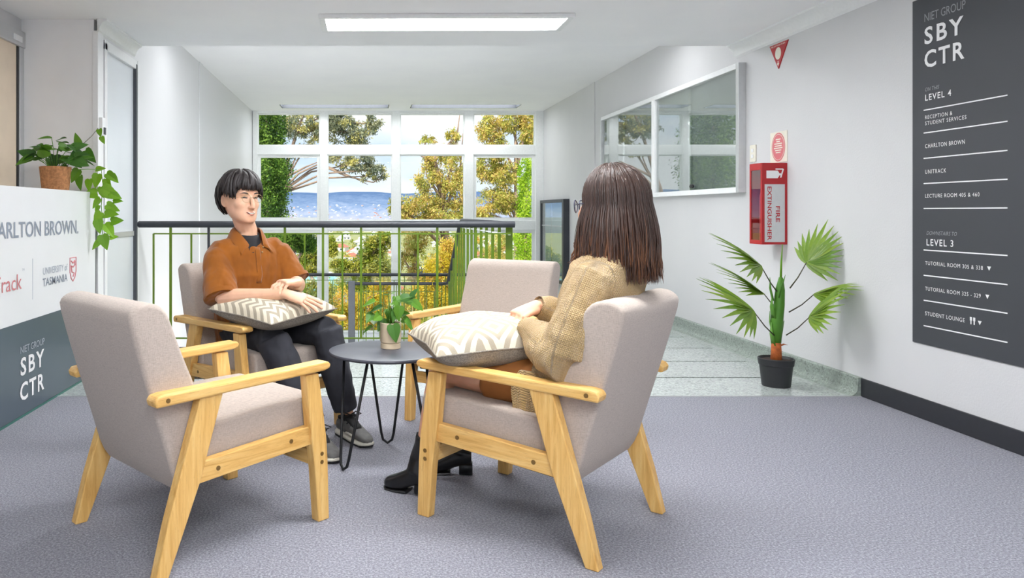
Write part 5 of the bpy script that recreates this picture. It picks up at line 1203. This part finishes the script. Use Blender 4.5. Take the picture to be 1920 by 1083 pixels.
# ------------------------------------------------------------------ person in the knitted cardigan
def woman():
    base = Vector((0.60, 2.85, 0.0))
    f = Vector((-0.7625, 0.647, 0)); rt = Vector((0.647, 0.7625, 0))
    pel = Vector((0.765, 2.700, 0.505)); chest = Vector((0.838, 2.640, 0.78)); nb = Vector((0.868, 2.614, 0.975))
    rsh, lsh = nb + rt*0.160 + V(0,0,-0.072), nb - rt*0.160 + V(0,0,-0.072)
    lel, lwr = Vector((0.665, 2.465, 0.655)), Vector((0.590, 2.690, 0.705))
    rel, rwr = Vector((0.880, 2.905, 0.690)), Vector((0.662, 2.832, 0.764))
    rhip, lhip = pel + rt*0.085, pel - rt*0.085
    lk, rk = Vector((0.318, 2.900, 0.515)), Vector((0.475, 3.085, 0.515)); la, ra = Vector((0.232, 2.985, 0.10)), Vector((0.430, 3.225, 0.10))
    HS = 1.0; hc = Vector((0.872, 2.622, 1.150)); hd = Vector((-0.84, 0.54, 0)).normalized(); M = head_frame(hc, hd, -0.06)
    b = MB(); head_shapes(b, M, HS, True)
    b.tube([nb + V(0,0,-0.05), nb + V(0,0,0.03), hc + V(0,0,-0.07), hc], [0.058, 0.048, 0.046, 0.05], 14)
    torso(b, [(pel + V(0,0,-0.05), rt*0.15, f*0.10), (lerp(pel, chest, 0.5), rt*0.12, f*0.085), (chest, rt*0.135, f*0.095), (lerp(chest, nb, 0.7), rt*0.14, f*0.075), (nb, rt*0.06, f*0.05)])
    for sh, el, wr in ((rsh, rel, rwr), (lsh, lel, lwr)):
        b.tube([sh, lerp(sh, el, 0.5), el], [0.044, 0.041, 0.036], 12); b.tube([el, lerp(el, wr, 0.3), lerp(el, wr, 0.8), wr], [0.037, 0.038, 0.027, 0.024], 12)
    for h_, k_, a_ in ((rhip, rk, ra), (lhip, lk, la)):
        b.tube([h_, lerp(h_, k_, 0.5), lerp(h_, k_, 0.85), k_], [0.085, 0.075, 0.062, 0.058], 16); b.tube([k_ + V(0,0,0.004), lerp(k_, a_, 0.3), lerp(k_, a_, 0.75), a_], [0.058, 0.055, 0.038, 0.034], 14)
    hand(b, rwr + V(-0.004,-0.002,0), V(-0.86,-0.36,-0.30), V(-0.30,-0.25,0.93), -1, [(0.36,0.62,0.45),(0.42,0.66,0.45),(0.50,0.70,0.45),(0.56,0.72,0.45)], 0.14, 1.0, thumb_dir=V(-0.70,-0.68,-0.18))
    hand(b, lwr + V(-0.003,0.008,0), V(0.10,0.95,-0.02), V(-0.15,-0.1,0.95), 1, [(0.6,0.7,0.5),(0.65,0.75,0.5),(0.7,0.8,0.5),(0.75,0.8,0.5)], 0.06, 0.9, thumb_dir=V(0.45,0.85,0.1))
    me = remesh(b, 0.0038, 3, 'person'); bv = bvh_of(me); shift_mesh(me, -base)
    body = link('person', me, MAT['skin_f'], None, True); body.location = base
    tag(body, 'seated person with long brown hair and camel knitted cardigan, seen from behind', 'person')
    def child(o): rebase(o, base); return o
    def H(x, y, z): return M @ Vector((x*HS, y*HS, z*HS))
    for sx in (-1, 1):
        o, _ = face_strip('eye', bv, M, HS, [(sx*(0.031+q), 0.003+0.0012*(abs(q) < 0.006)) for q in np.linspace(-0.014, 0.014, 7)], [0.0008,0.003,0.0045,0.005,0.0045,0.003,0.0008], MAT['eye_dark'], body, 0.0006); child(o)
        o, _ = face_strip('eyebrow', bv, M, HS, [(sx*(0.016+q*0.034), 0.022+0.004*math.sin(q*2.4)) for q in np.linspace(0, 1, 6)], [0.0015,0.0025,0.0028,0.0025,0.002,0.001], MAT['hair_brown'], body, 0.0008); child(o)
    o, _ = face_strip('lips', bv, M, HS, [(x, -0.071+0.002*(abs(x)/0.02)**2) for x in np.linspace(-0.021, 0.021, 7)], [0.001,0.004,0.0055,0.006,0.0055,0.004,0.001], MAT['lip'], body, 0.0005); child(o)
    g = bpy.data.objects.new('eyeglasses', None); COL.objects.link(g); g.parent = body
    for sx in (-1, 1):
        rim = [H(sx*(0.035+0.025*math.cos(a)), 0.116-0.12*abs(0.025*math.cos(a)+0.012), -0.002+0.0225*math.sin(a)) for a in [2*PI*k/24 for k in range(24)]]
        child(MB().tube(rim, 0.0019, 6, closed=True).build('rim', MAT['navy'], g, smooth=True))
        c = sum(rim, Vector())/24; child(MB().add([c]+rim, [(0, 1+k, 1+(k+1)%24) for k in range(24)]).build('lens', MAT['glass'], g))
        child(MB().tube([H(sx*0.060,0.106,0.004), H(sx*0.076,0.085,0.005), H(sx*0.080,0.0,0.003)], 0.0018, 6).build('temple', MAT['navy'], g, smooth=True))
    child(MB().tube([H(-0.011,0.115,0.004), H(0,0.118,0.007), H(0.011,0.115,0.004)], 0.0018, 6).build('bridge', MAT['navy'], g, smooth=True))
    # long straight hair: skull cap, then strands that leave the head and hang to the shoulder blades
    rr = random.Random(9)
    END = 0.895                                        # world height of the tips
    def strand(az, el0, off, end, out=0.0, q_n=14, curl=0.0):
        pts = []; lowel = -0.10
        def sk(a, e, o):
            c = math.cos(e); fr = 0.094 if math.cos(a) > 0 else 0.106
            return H((0.080+o)*c*math.sin(a), -0.008+(fr+o)*c*math.cos(a), 0.012+(0.108+o)*math.sin(e))
        for q in np.linspace(0, 1, 6): pts.append(sk(az, el0+(lowel-el0)*q, off))
        p0 = pts[-1]; n = q_n-6; radial = (p0 - hc); radial.z = 0
        if radial.length > 1e-6: radial.normalize()
        tang = Vector((-radial.y, radial.x, 0)); wv = rr.uniform(-0.007, 0.007); wp = rr.uniform(-0.6, 0.6)
        for i in range(1, n+1):
            q = i/n; z = p0.z + (end-p0.z)*q
            # hair settles over the shoulders
            pts.append(Vector((p0.x, p0.y, z)) + tang*(wv*math.sin(q*5+wp)) + radial*(out*q + 0.014*math.sin(PI*q)) + radial*curl*max(0, q-0.75)*4*0.02 + Vector((0,0,0)))
        return pts
    cap = MB(); rings = []
    for e in np.linspace(0, 1, 9):
        ring = []
        for k in range(40):
            az = 2*PI*k/40; a = abs(((az+PI) % (2*PI))-PI); lo = 0.55 if a < 0.5 else (0.55-(a-0.5)/0.6*0.75 if a < 1.1 else -0.25); el = 1.5+(lo-1.5)*e
            c = math.cos(el); fr = 0.094 if math.cos(az) > 0 else 0.106; o = 0.008
            ring.append(H((0.080+o)*c*math.sin(az), -0.008+(fr+o)*c*math.cos(az), 0.012+(0.108+o)*math.sin(el)))
        rings.append(ring)
    inner = [[H(*( (Mi := M.inverted()) @ p * 0.94)) for p in ring] for ring in reversed(rings)]
    cap.loft(rings + inner)
    cols = [strand(0.98 + (2*PI-1.96)*k/44, 1.3, 0.007, END+0.035, 0.006, 14) for k in range(45)]
    o0 = len(cap.v)
    for c_ in cols: cap.v.extend([tuple(p_) for p_ in c_])
    for k in range(44):
        for i in range(13): q_ = o0 + k*14 + i; cap.f.append((q_, q_+1, q_+15, q_+14))
    child(cap.build('hair', MAT['hair_brown'], body, smooth=True))
    lk_ = MB(); tips = []
    def add(pts, w, tip0=0.0):
        n0 = len(lk_.v); strip_hair(lk_, pts, w, 0.3); m = len(pts)
        b0 = rr.uniform(0, 0.42)
        for i in range(m): tips.extend([min(1, b0 + max(0, (i/(m-1)-0.40)/0.60)*tip0*0.8)]*5)
    for i in range(3000):
        side = rr.random(); az = rr.uniform(0.95, 2*PI-0.95)
        if rr.random() < 0.18: az = rr.choice((-1, 1))*rr.uniform(0.72, 1.1)
        end = END + rr.uniform(-0.02, 0.045) + (0.03 if abs(az-PI) > 1.7 else 0)
        add(strand(az, rr.uniform(0.5, 1.45), rr.uniform(0.010, 0.026), end, rr.uniform(0.0, 0.026), 14, rr.uniform(-0.5, 0.8)), rr.uniform(0.0018, 0.0038), rr.uniform(0.3, 1.0))
    for i in range(26):                                # loose front locks curling forward on the near side
        az = -rr.uniform(0.75, 1.05); end = 0.93 + rr.uniform(-0.02, 0.03)
        pts = strand(az, rr.uniform(0.6, 1.2), rr.uniform(0.010, 0.02), end, 0.0, 16)
        for k in range(6, len(pts)):
            q = (k-6)/(len(pts)-7); pts[k] = pts[k] + hd*(0.055*q*q*rr.uniform(0.7, 1.3)) + V(0,0,0.02*math.sin(q*PI)*0)
        add(pts, rr.uniform(0.003, 0.006), 1.0)
    lm = lk_.build('hair_locks', MAT['hair_brown'], body, smooth=True, fix=False); child(lm)
    at = lm.data.attributes.new('tip', 'FLOAT', 'POINT'); at.data.foreach_set('value', np.array(tips[:len(lm.data.vertices)], np.float32))
    # cardigan: bulky body and balloon sleeves in one skin
    sb = MB()
    torso(sb, [(pel + V(0,0,-0.045), rt*0.205, f*0.150), (pel + V(0,0,0.05), rt*0.205, f*0.150), (lerp(pel, chest, 0.6), rt*0.195, f*0.140), (chest, rt*0.195, f*0.132), (lerp(chest, nb, 0.5), rt*0.205, f*0.122), (lerp(chest, nb, 0.80), rt*0.178, f*0.108), (nb + V(0,0,0.008), rt*0.110, f*0.088), (nb + V(0,0,0.045), rt*0.072, f*0.068)], 30, 0.92)
    for sh, el, wr in ((rsh, rel, rwr), (lsh, lel, lwr)):
        a = sh + (chest-sh)*0.3 + V(0,0,0.03); dn = V(0,0,-0.018)
        sb.tube([a, sh, lerp(sh, el, 0.4), lerp(sh, el, 0.8)+dn*0.5, el+dn], [0.062, 0.064, 0.074, 0.086, 0.078], 20)
        sb.tube([lerp(sh, el, 0.85)+dn, el+dn, lerp(el, wr, 0.35)+dn*0.8, lerp(el, wr, 0.65)+dn*0.4, lerp(el, wr, 0.86), lerp(el, wr, 0.97)], [0.070, 0.086, 0.082, 0.066, 0.046, 0.038], 20)
    cm = remesh(sb, 0.0065, 12, 'cardigan'); wrinkle(cm, 0.011, 9, 2, 1.0); wrinkle(cm, 0.003, 24, 5, 1.0)
    # knit coordinates from the nearest bone
    co = get_co(cm); segs = [(pel, nb, 0.18), (lsh, lel, 0.08), (lel, lwr, 0.07), (rsh, rel, 0.08), (rel, rwr, 0.07)]
    best = None
    for si, (a, c, rad) in enumerate(segs):
        A = np.array(a); Dv = np.array(c)-A; ln = np.linalg.norm(Dv); Dn = Dv/ln; t = np.clip((co-A)@Dn, 0, ln); pr = A+t[:,None]*Dn; dv = co-pr; dist = np.linalg.norm(dv, axis=1)/rad
        e1 = np.cross(Dn, [0.2,0.1,0.9]) if abs(Dn[2]) < 0.8 else np.cross(Dn, np.array(f)); e1 = e1/np.linalg.norm(e1); e2 = np.cross(Dn, e1)
        u = np.arctan2(dv@e2, dv@e1)*rad; vv = (co-A)@Dn + si*0.37
        if best is None: best = (dist, u, vv)
        else:
            m_ = dist < best[0]; best = (np.where(m_, dist, best[0]), np.where(m_, u, best[1]), np.where(m_, vv, best[2]))
    uvl = cm.uv_layers.new(name='knit'); li = np.empty(len(cm.loops), np.int32); cm.loops.foreach_get('vertex_index', li)
    uvl.data.foreach_set('uv', np.stack([best[1][li], best[2][li]], 1).astype(np.float32).ravel())
    child(link('cardigan', cm, MAT['knit'], body, True))
    # front edge band, cuffs, hem that hangs over the seat edge
    def knit_uv(o, su=1.0):
        me_ = o.data; uvl = me_.uv_layers.new(name='knit')
        for l in me_.loops:
            c = me_.vertices[l.vertex_index].co; uvl.data[l.index].uv = (c.x*su+c.y*0.6, c.z)
        return o
    for el, wr in ((rel, rwr), (lel, lwr)):
        knit_uv(child(MB().tube([lerp(el, wr, 0.84), lerp(el, wr, 0.92), lerp(el, wr, 1.0)], [0.044, 0.041, 0.040], 18, cap=False).build('cuff', MAT['knit'], body, smooth=True)))
    hem = MB(); a0 = pel - rt*0.185 + f*0.02
    rows = []
    for q in np.linspace(0, 1, 9):
        c = a0 + f*(0.02+0.03*q) - rt*(0.018*math.sin(q*2.2)) + V(0,0,0.06-0.150*q)
        w = 0.075+0.012*math.sin(q*5); th = 0.012
        rows.append([c + f*(w*x) - rt*(th*(1+0.5*math.sin(x*9)) if s_ else -0.004) for x, s_ in [(-1,0),(-0.6,0),(-0.2,0),(0.2,0),(0.6,0),(1,0),(1,1),(0.6,1),(0.2,1),(-0.2,1),(-0.6,1),(-1,1)]])
    hem.loft(rows); knit_uv(child(hem.build('cardigan_hem', MAT['knit'], body, smooth=0.9)), 1.0)
    # skirt
    kb = MB(); torso(kb, [(pel + V(0,0,-0.07), rt*0.175, f*0.13), (pel + V(0,0,0.03), rt*0.165, f*0.12)], 20)
    for h_, k_ in ((rhip, rk), (lhip, lk)): kb.tube([h_, lerp(h_, k_, 0.3), lerp(h_, k_, 0.60)], [0.102, 0.098, 0.092], 18)
    km = remesh(kb, 0.008, 4, 'skirt'); wrinkle(km, 0.005, 13, 4); child(link('skirt', km, MAT['skirt'], body, True))
    # ankle boots with block heels
    for k_, a_, heel, toe in ((lk, la, V(0.262,2.950,0), V(0.092,3.045,0)), (rk, ra, V(0.470,3.195,0), V(0.262,3.225,0))):
        bt = bpy.data.objects.new('boot', None); COL.objects.link(bt); bt.parent = body; ax = (toe-heel).normalized()
        sb2 = MB(); sb2.loft(shoe_rings(heel, toe, [(0.02,0.026,0.045,0.10),(0.12,0.034,0.042,0.115),(0.35,0.035,0.030,0.110),(0.55,0.037,0.010,0.085),(0.75,0.039,0.006,0.064),(0.92,0.032,0.006,0.050),(1.0,0.014,0.010,0.036)]))
        sb2.tube([heel + ax*0.055 + V(0,0,0.08), a_ + V(0,0,0.04), lerp(a_, k_, 0.22), lerp(a_, k_, 0.32)], [0.042, 0.043, 0.047, 0.050], 18)
        bm_ = remesh(sb2, 0.005, 3, 'boot_upper'); child(link('upper', bm_, MAT['leather'], bt, True))
        hl = MB(); hl.loft(shoe_rings(heel, toe, [(0.0,0.026,0.0,0.055),(0.05,0.031,0.0,0.06),(0.24,0.031,0.0,0.06),(0.27,0.028,0.0,0.055)])); child(hl.build('heel', MAT['leather'], bt, smooth=0.7))
        child(MB().loft(shoe_rings(heel, toe, [(0.45,0.034,0.0,0.014),(0.7,0.040,0.0,0.010),(0.92,0.033,0.0,0.010),(1.0,0.015,0.004,0.012)])).build('sole', MAT['black'], bt, smooth=0.7))
    nrm = V(-0.06, -0.03, 0.99).normalized(); ex = V(0.95, -0.25, 0.0); ex = (ex - nrm*ex.dot(nrm)).normalized(); ey = nrm.cross(ex)
    a = 0.42; e1 = (ex*math.cos(a) + ey*math.sin(a)).normalized(); e2 = nrm.cross(e1)
    cushion('patterned cushion with cream diamonds on the lap of the cardigan sitter', (0.445, 2.84, 0.640), e1, e2, nrm, 0.228, 0.092, True)
woman()
# ------------------------------------------------------------------ outside: hills, valley town, trees
def outside():
    # valley floor falling away from the building, then hills
    nx, ny = 60, 60; v = []; f = []
    ys = [13.5 + 2600*(j/ny)**2.6 for j in range(ny+1)]
    for j, y in enumerate(ys):
        for i in range(nx+1):
            x = (i/nx-0.5)*(60 + y*2.6); z = -11 - 34*smoothstep(10, 420, y) + 3*noise.noise(Vector((x*0.02, y*0.02, 0)))*min(1, y/60) + 6*smoothstep(700, 2600, y)
            v.append((x, y, z))
    for j in range(ny):
        for i in range(nx): a = j*(nx+1)+i; f.append((a, a+1, a+nx+2, a+nx+1))
    struct('ground_valley', MB().add(v, f), MAT['valley'], smooth=True)
    v = []; f = []; nx, ny = 160, 26
    for j in range(ny+1):
        for i in range(nx+1):
            x = (i/nx-0.5)*6400 - 100; y = 2300 + j*110; q = j/ny
            prof = 112 + 24*noise.noise(Vector((x*0.0014, 3.3, 0))) + 10*noise.noise(Vector((x*0.006, 1.3, 0))) - 0.010*(x+300)*0.8
            ridge = math.sin(min(1, q*1.5)*PI/2)
            z = -42 + (prof+42)*ridge + 16*noise.noise(Vector((x*0.004, y*0.004, 2)))*math.sin(PI*min(1, q*1.5)*0.98)
            v.append((x, y, z))
    for j in range(ny):
        for i in range(nx): a = j*(nx+1)+i; f.append((a, a+1, a+nx+2, a+nx+1))
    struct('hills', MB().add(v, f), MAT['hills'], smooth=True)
    # houses of the valley town
    rr = random.Random(21)
    def house(roofmat):
        t = thing('house', 'small pale house of the valley town seen through the window', 'house', (0,0,0), 0, 'houses of the valley town')
        MB().box((-4.5,-3.5,0), (4.5,3.5,3.2)).build('wall', MAT['house_white'], t)
        MB().prism([(-5.1,3.1),(5.1,3.1),(0,5.6)], 'y', -4.0, 4.0).build('roof', MAT[roofmat], t)
        MB().box((-3,-3.56,1.0), (-1,-3.5,2.3)).box((1,-3.56,1.0), (3,-3.5,2.3)).build('window', MAT['window_dark'], t)
        return t
    protos = [house('roof_grey'), house('roof_red'), house('roof_grey')]; used = [False]*3
    def gz(x, y): return -11 - 34*smoothstep(10, 420, y) + 3*noise.noise(Vector((x*0.02, y*0.02, 0)))*min(1, y/60) + 6*smoothstep(700, 2600, y)
    spots = []
    for _ in range(4000):
        if len(spots) >= 110: break
        px = rr.uniform(490, 1000) if rr.random() < 0.3 else rr.uniform(540, 745); y = rr.choice((rr.uniform(130, 420), rr.uniform(300, 900), rr.uniform(700, 1800)))
        x = (px-680)/1400*y
        if all((x-a)**2+(y-b)**2 > (14+y*0.012)**2 for a, b in spots): spots.append((x, y))
    for i, (x, y) in enumerate(spots):
        k = i % 3
        if used[k]: c = copy_tree(protos[k])
        else: c = protos[k]; used[k] = True
        c['label'] = 'small pale house with a %s roof in the valley town' % ('terracotta' if k == 1 else 'pale grey'); c['group'] = 'houses of the valley town, %s roofs' % ('terracotta' if k == 1 else 'pale grey')
        c.location = (x, y, gz(x, y)-0.3); c.rotation_euler = (0, 0, rr.uniform(-0.6, 0.6)); s = rr.uniform(0.8, 1.25)*(1.0 if y < 700 else 1.5); c.scale = (s, s, s)
    def hz(x, y):
        q = (y-2300)/110/26; prof = 112 + 24*noise.noise(Vector((x*0.0014, 3.3, 0))) + 10*noise.noise(Vector((x*0.006, 1.3, 0))) - 0.010*(x+300)*0.8
        return -42 + (prof+42)*math.sin(min(1, q*1.5)*PI/2) + 16*noise.noise(Vector((x*0.004, y*0.004, 2)))*math.sin(PI*min(1, q*1.5)*0.98)
    for i in range(150):
        y = rr.uniform(2380, 2860); x = (rr.uniform(540, 760)-680)/1400*y
        if any((x-a)**2+(y-b)**2 < 22**2 for a, b in spots): continue
        spots.append((x, y)); c = copy_tree(protos[i % 3]); c['label'] = 'tiny white house with a %s roof on the lower slopes of the blue hills' % ('terracotta' if i % 3 == 1 else 'pale grey'); c['group'] = 'houses below the blue hills, %s roofs' % ('terracotta' if i % 3 == 1 else 'pale grey')
        c.location = (x, y, hz(x, y)-0.5); c.rotation_euler = (0, 0, rr.uniform(-0.6, 0.6)); s = rr.uniform(0.5, 0.95); c.scale = (s, s, s)
    t = thing('shed', 'low teal roofed building just below the window beyond the man', 'building', (PX(572,505,45).x, 45, gz(-3,45)+0.2), 0.2)
    t['label'] = 'teal roofed building among the trees below the window'
    MB().box((-2.6,-2,0),(2.6,2,8.4)).build('wall', MAT['house_white'], t); MB().prism([(-3,8.3),(3,8.3),(3,8.6),(0,9.6),(-3,8.6)], 'y', -2.6, 2.6).build('roof', MAT['roof_teal'], t)

    def leaves(cl, n, size, aspect, droop, seed, tones=(0,1), mb=None):
        """leaf cloud: cl list of (centre, radii), returns verts, faces, tone per vertex"""
        rg = np.random.default_rng(seed); vs = []; tn = []
        vol = np.array([r[0]*r[1]*r[2] for c, r in cl])**(2/3); cnt = (vol/vol.sum()*n).astype(int)+1
        for (c, r), k in zip(cl, cnt):
            nclump = max(7, k//85); cd = rg.normal(size=(nclump, 3)); cd /= np.linalg.norm(cd, axis=1)[:,None]; cc = cd*(rg.uniform(0.25, 1.0, (nclump,1))**0.6)
            which = rg.integers(0, nclump, k); p = cc[which] + rg.normal(size=(k,3))*0.155; ctone = rg.uniform(tones[0], tones[1], nclump)
            P0 = np.array(c) + p*np.array(r)
            d = rg.normal(size=(k,3)); d[:,2] -= droop; d /= np.linalg.norm(d, axis=1)[:,None]
            w = np.cross(d, rg.normal(size=(k,3))); w /= np.linalg.norm(w, axis=1)[:,None]
            L = size*rg.uniform(0.6, 1.3, (k,1)); Wd = L*aspect*0.5
            q = np.stack([P0, P0 + d*L*0.45 + w*Wd, P0 + d*L, P0 + d*L*0.45 - w*Wd], 1); vs.append(q.reshape(-1,3))
            tt = np.clip(ctone[which] + rg.normal(size=k)*0.16, 0, 1); tn.append(np.repeat(tt, 4))
        vs = np.concatenate(vs); return vs, np.concatenate(tn)
    def leaf_object(name, parent, base, vs, tn, mat):
        me = bpy.data.meshes.new(name); k = len(vs)//4
        me.vertices.add(len(vs)); me.vertices.foreach_set('co', (vs-np.array(base)).astype(np.float32).ravel())
        me.loops.add(len(vs)); me.loops.foreach_set('vertex_index', np.arange(len(vs), dtype=np.int32)); me.polygons.add(k); me.polygons.foreach_set('loop_start', np.arange(0, len(vs), 4, dtype=np.int32))
        me.update(calc_edges=True); me.validate()
        a = me.attributes.new('tone', 'FLOAT', 'POINT'); a.data.foreach_set('value', tn.astype(np.float32))
        o = link(name, me, mat, parent); o['kind'] = 'stuff'; return o
    def tree(label, Y, blobs, trunk, mat, n, size=0.16, aspect=0.35, droop=0.5, seed=1, limbs=(), dark=(0,1), r0=0.16, name='gum_tree'):
        """blobs: (px, py, rx px, ry px, depth offset)"""
        cl = []
        for bl in blobs:
            px, py, rx, ry = bl[:4]; dy = bl[4] if len(bl) > 4 else 0; k = (Y+dy)/1400; c = PX(px, py, Y+dy); cl.append((tuple(c), (rx*k, max(rx,ry)*k*0.8, ry*k)))
        tp = [PX(a, b_, Y) for a, b_ in trunk]; root = tp[0].copy(); root.z = -12
        t = thing(name, label, 'tree', root, 0, 'trees outside the window')
        rr = random.Random(seed)
        path = [V(root.x, root.y, root.z)] + [p for p in tp]; m = len(path)
        MB().tube([p-root for p in path], [r0*(1-0.75*i/(m-1)) for i in range(m)], 8).build('trunk', MAT['bark'], t, smooth=True)
        for c, r in cl:                                 # a limb into every blob
            c = Vector(c); st = min(tp, key=lambda p: (p-c).length + (2 if p.z > c.z else 0)); md = lerp(st, c, 0.5) + V(rr.uniform(-.1,.1), rr.uniform(-.1,.1), 0.08)*(c-st).length
            MB().tube([st-root, md-root, c-root, c + V(rr.uniform(-.5,.5)*r[0], 0, r[2]*0.6)-root], [r0*0.38, r0*0.28, r0*0.16, r0*0.06], 6).build('limb', MAT['bark'], t, smooth=True)
        for L in limbs:
            pts = [PX(a, b_, Y)-root for a, b_ in L]; MB().tube(pts, [r0*0.42*(1-0.8*i/(len(pts)-1)) for i in range(len(pts))], 6).build('limb', MAT['bark'], t, smooth=True)
        vs, tn = leaves(cl, int(n*1.75), size*0.62, aspect*1.1, droop, seed, dark); leaf_object('foliage', t, root, vs, tn, MAT[mat]); return t
    # left: dark cypress, then the grey gum with its long limb
    tree('dark green conifer at the left edge of the big window', 17.5, [(500,230,34,70),(505,320,38,70),(500,400,44,60),(508,300,30,110,0.5)], [(505,600),(505,400),(500,240)], 'conifer_dark', 22000, 0.10, 0.45, 0.3, 2, name='conifer')
    tree('grey-green gum tree reaching a long bare limb across the window', 21, [(560,235,36,26),(590,255,26,20),(640,225,34,20),(665,250,32,24),(700,232,20,20),(625,245,26,22),(640,295,28,20),(675,305,30,18),(705,318,20,20),(612,215,30,14),(560,282,24,12),(690,330,14,10)],
         [(478,520),(520,365),(556,250),(575,200)], 'gum_grey', 9000, 0.15, 0.30, 0.7, 3, limbs=[[(525,360),(560,325),(600,306),(640,322),(690,346)],[(540,330),(575,312),(605,300)],[(600,308),(650,330),(700,342),(720,330)],[(556,250),(600,232),(640,228)]], r0=0.10)
    # right: olive gums
    tree('olive and copper gum tree in the middle right of the window', 25, [(800,330,26,34),(845,320,24,50),(790,385,40,26),(738,382,20,16),(760,395,30,14),(830,395,44,22),(850,260,14,20),(815,290,18,20),(790,420,50,20),(865,380,20,40),(800,262,16,8)],
         [(842,640),(838,470),(832,380),(815,300),(790,292)], 'gum_olive', 13000, 0.17, 0.28, 0.9, 4, limbs=[[(832,380),(812,320),(796,295),(785,290)],[(835,390),(862,330),(868,250)],[(830,380),(850,300),(858,245),(862,215)]])
    tree('tall copper-leaved gum tree at the right of the window', 20.5, [(920,240,26,28),(955,225,30,24),(990,250,16,36),(915,310,26,28),(945,330,28,34),(925,375,34,24),(960,380,26,26),(900,400,24,20),(985,225,16,16),(935,280,26,20)],
         [(968,640),(968,420),(967,330),(966,215)], 'gum_olive', 14000, 0.14, 0.28, 0.9, 5, r0=0.10)
    tree('narrow bright green cypress at the right end of the window', 18, [(988,330,13,44),(986,380,17,50),(984,450,22,50),(985,520,24,60)], [(986,640),(986,450),(988,320)], 'conifer_bright', 9000, 0.09, 0.4, -0.3, 6, name='cypress', r0=0.08)
    tree('golden wattle in front of the stair balustrade end', 22.5, [(855,470,34,30),(830,500,34,30),(875,500,24,40),(850,545,50,34),(880,450,20,18),(815,560,40,40)], [(850,680),(850,560),(855,480)], 'wattle', 12000, 0.13, 0.35, 0.4, 7, name='wattle')
    tree('rust and grey gum right of the golden wattle', 24, [(780,455,26,26),(760,490,26,20),(790,520,30,30),(770,570,40,36),(900,520,30,50),(930,470,26,40)], [(778,680),(780,540),(778,450)], 'gum_olive', 11000, 0.15, 0.28, 0.8, 8)
    tree('yellow-green tree below the middle windows', 30, [(700,470,26,24),(690,500,34,22),(665,530,36,22),(712,520,26,30),(640,500,20,14),(720,450,18,16)], [(695,660),(695,560),(697,480)], 'bush_green', 11000, 0.20, 0.35, 0.3, 9)
    tree('pale yellow shrub tree behind the landing post', 27, [(640,570,40,30),(690,580,46,34),(740,590,40,36),(650,610,60,30),(720,545,30,24)], [(690,700),(690,620),(690,560)], 'wattle', 12000, 0.16, 0.35, 0.3, 10, name='wattle')
    tree('dark rounded tree beyond the sitter at the left', 20, [(560,445,34,20),(545,430,30,14),(575,460,20,16),(530,450,30,20)], [(548,640),(548,520),(552,450)], 'conifer_dark', 7000, 0.12, 0.4, 0.3, 11)
    tree('green bushy tree above the teal roof', 34, [(575,480,18,16),(600,470,14,16),(560,500,20,12),(590,500,20,14),(620,465,12,18)], [(585,640),(585,520),(583,485)], 'bush_green', 6000, 0.22, 0.4, 0.2, 12)
    tree('yellow-green shrub tree below the left windows', 23, [(560,550,40,26),(520,570,40,30),(600,590,40,30),(540,610,60,26),(490,540,30,50),(600,545,30,20)], [(555,700),(555,620),(555,560)], 'bush_green', 11000, 0.15, 0.35, 0.3, 13)
    tree('olive shrub tree at the foot of the bright cypress', 21, [(880,600,50,26),(940,580,46,40),(985,590,30,40),(920,540,24,30)], [(920,700),(920,620),(920,560)], 'bush_green', 9000, 0.14, 0.35, 0.3, 14)
    # treetops of the town, too small to count
    cl = []
    r2 = random.Random(33)
    for _ in range(420):
        px = r2.uniform(470, 1010); y = r2.choice((r2.uniform(90, 300), r2.uniform(200, 700), r2.uniform(600, 1700))); x = (px-680)/1400*y; s = r2.uniform(2.0, 4.5)*(1 if y < 500 else 1.6)
        if all((x-a)**2+(y-b)**2 > (14+s*1.6)**2 for a, b in spots): cl.append(((x, y, gz(x, y)+s*0.8), (s, s, s)))
    vs, tn = leaves(cl, 26000, 1.5, 0.6, 0.0, 15); o = leaf_object('treetops', None, (0,0,0), vs, tn, MAT['bush_green'])
    tag(o, 'mixed green treetops between the houses of the valley town', 'trees', None, 'stuff')
outside()
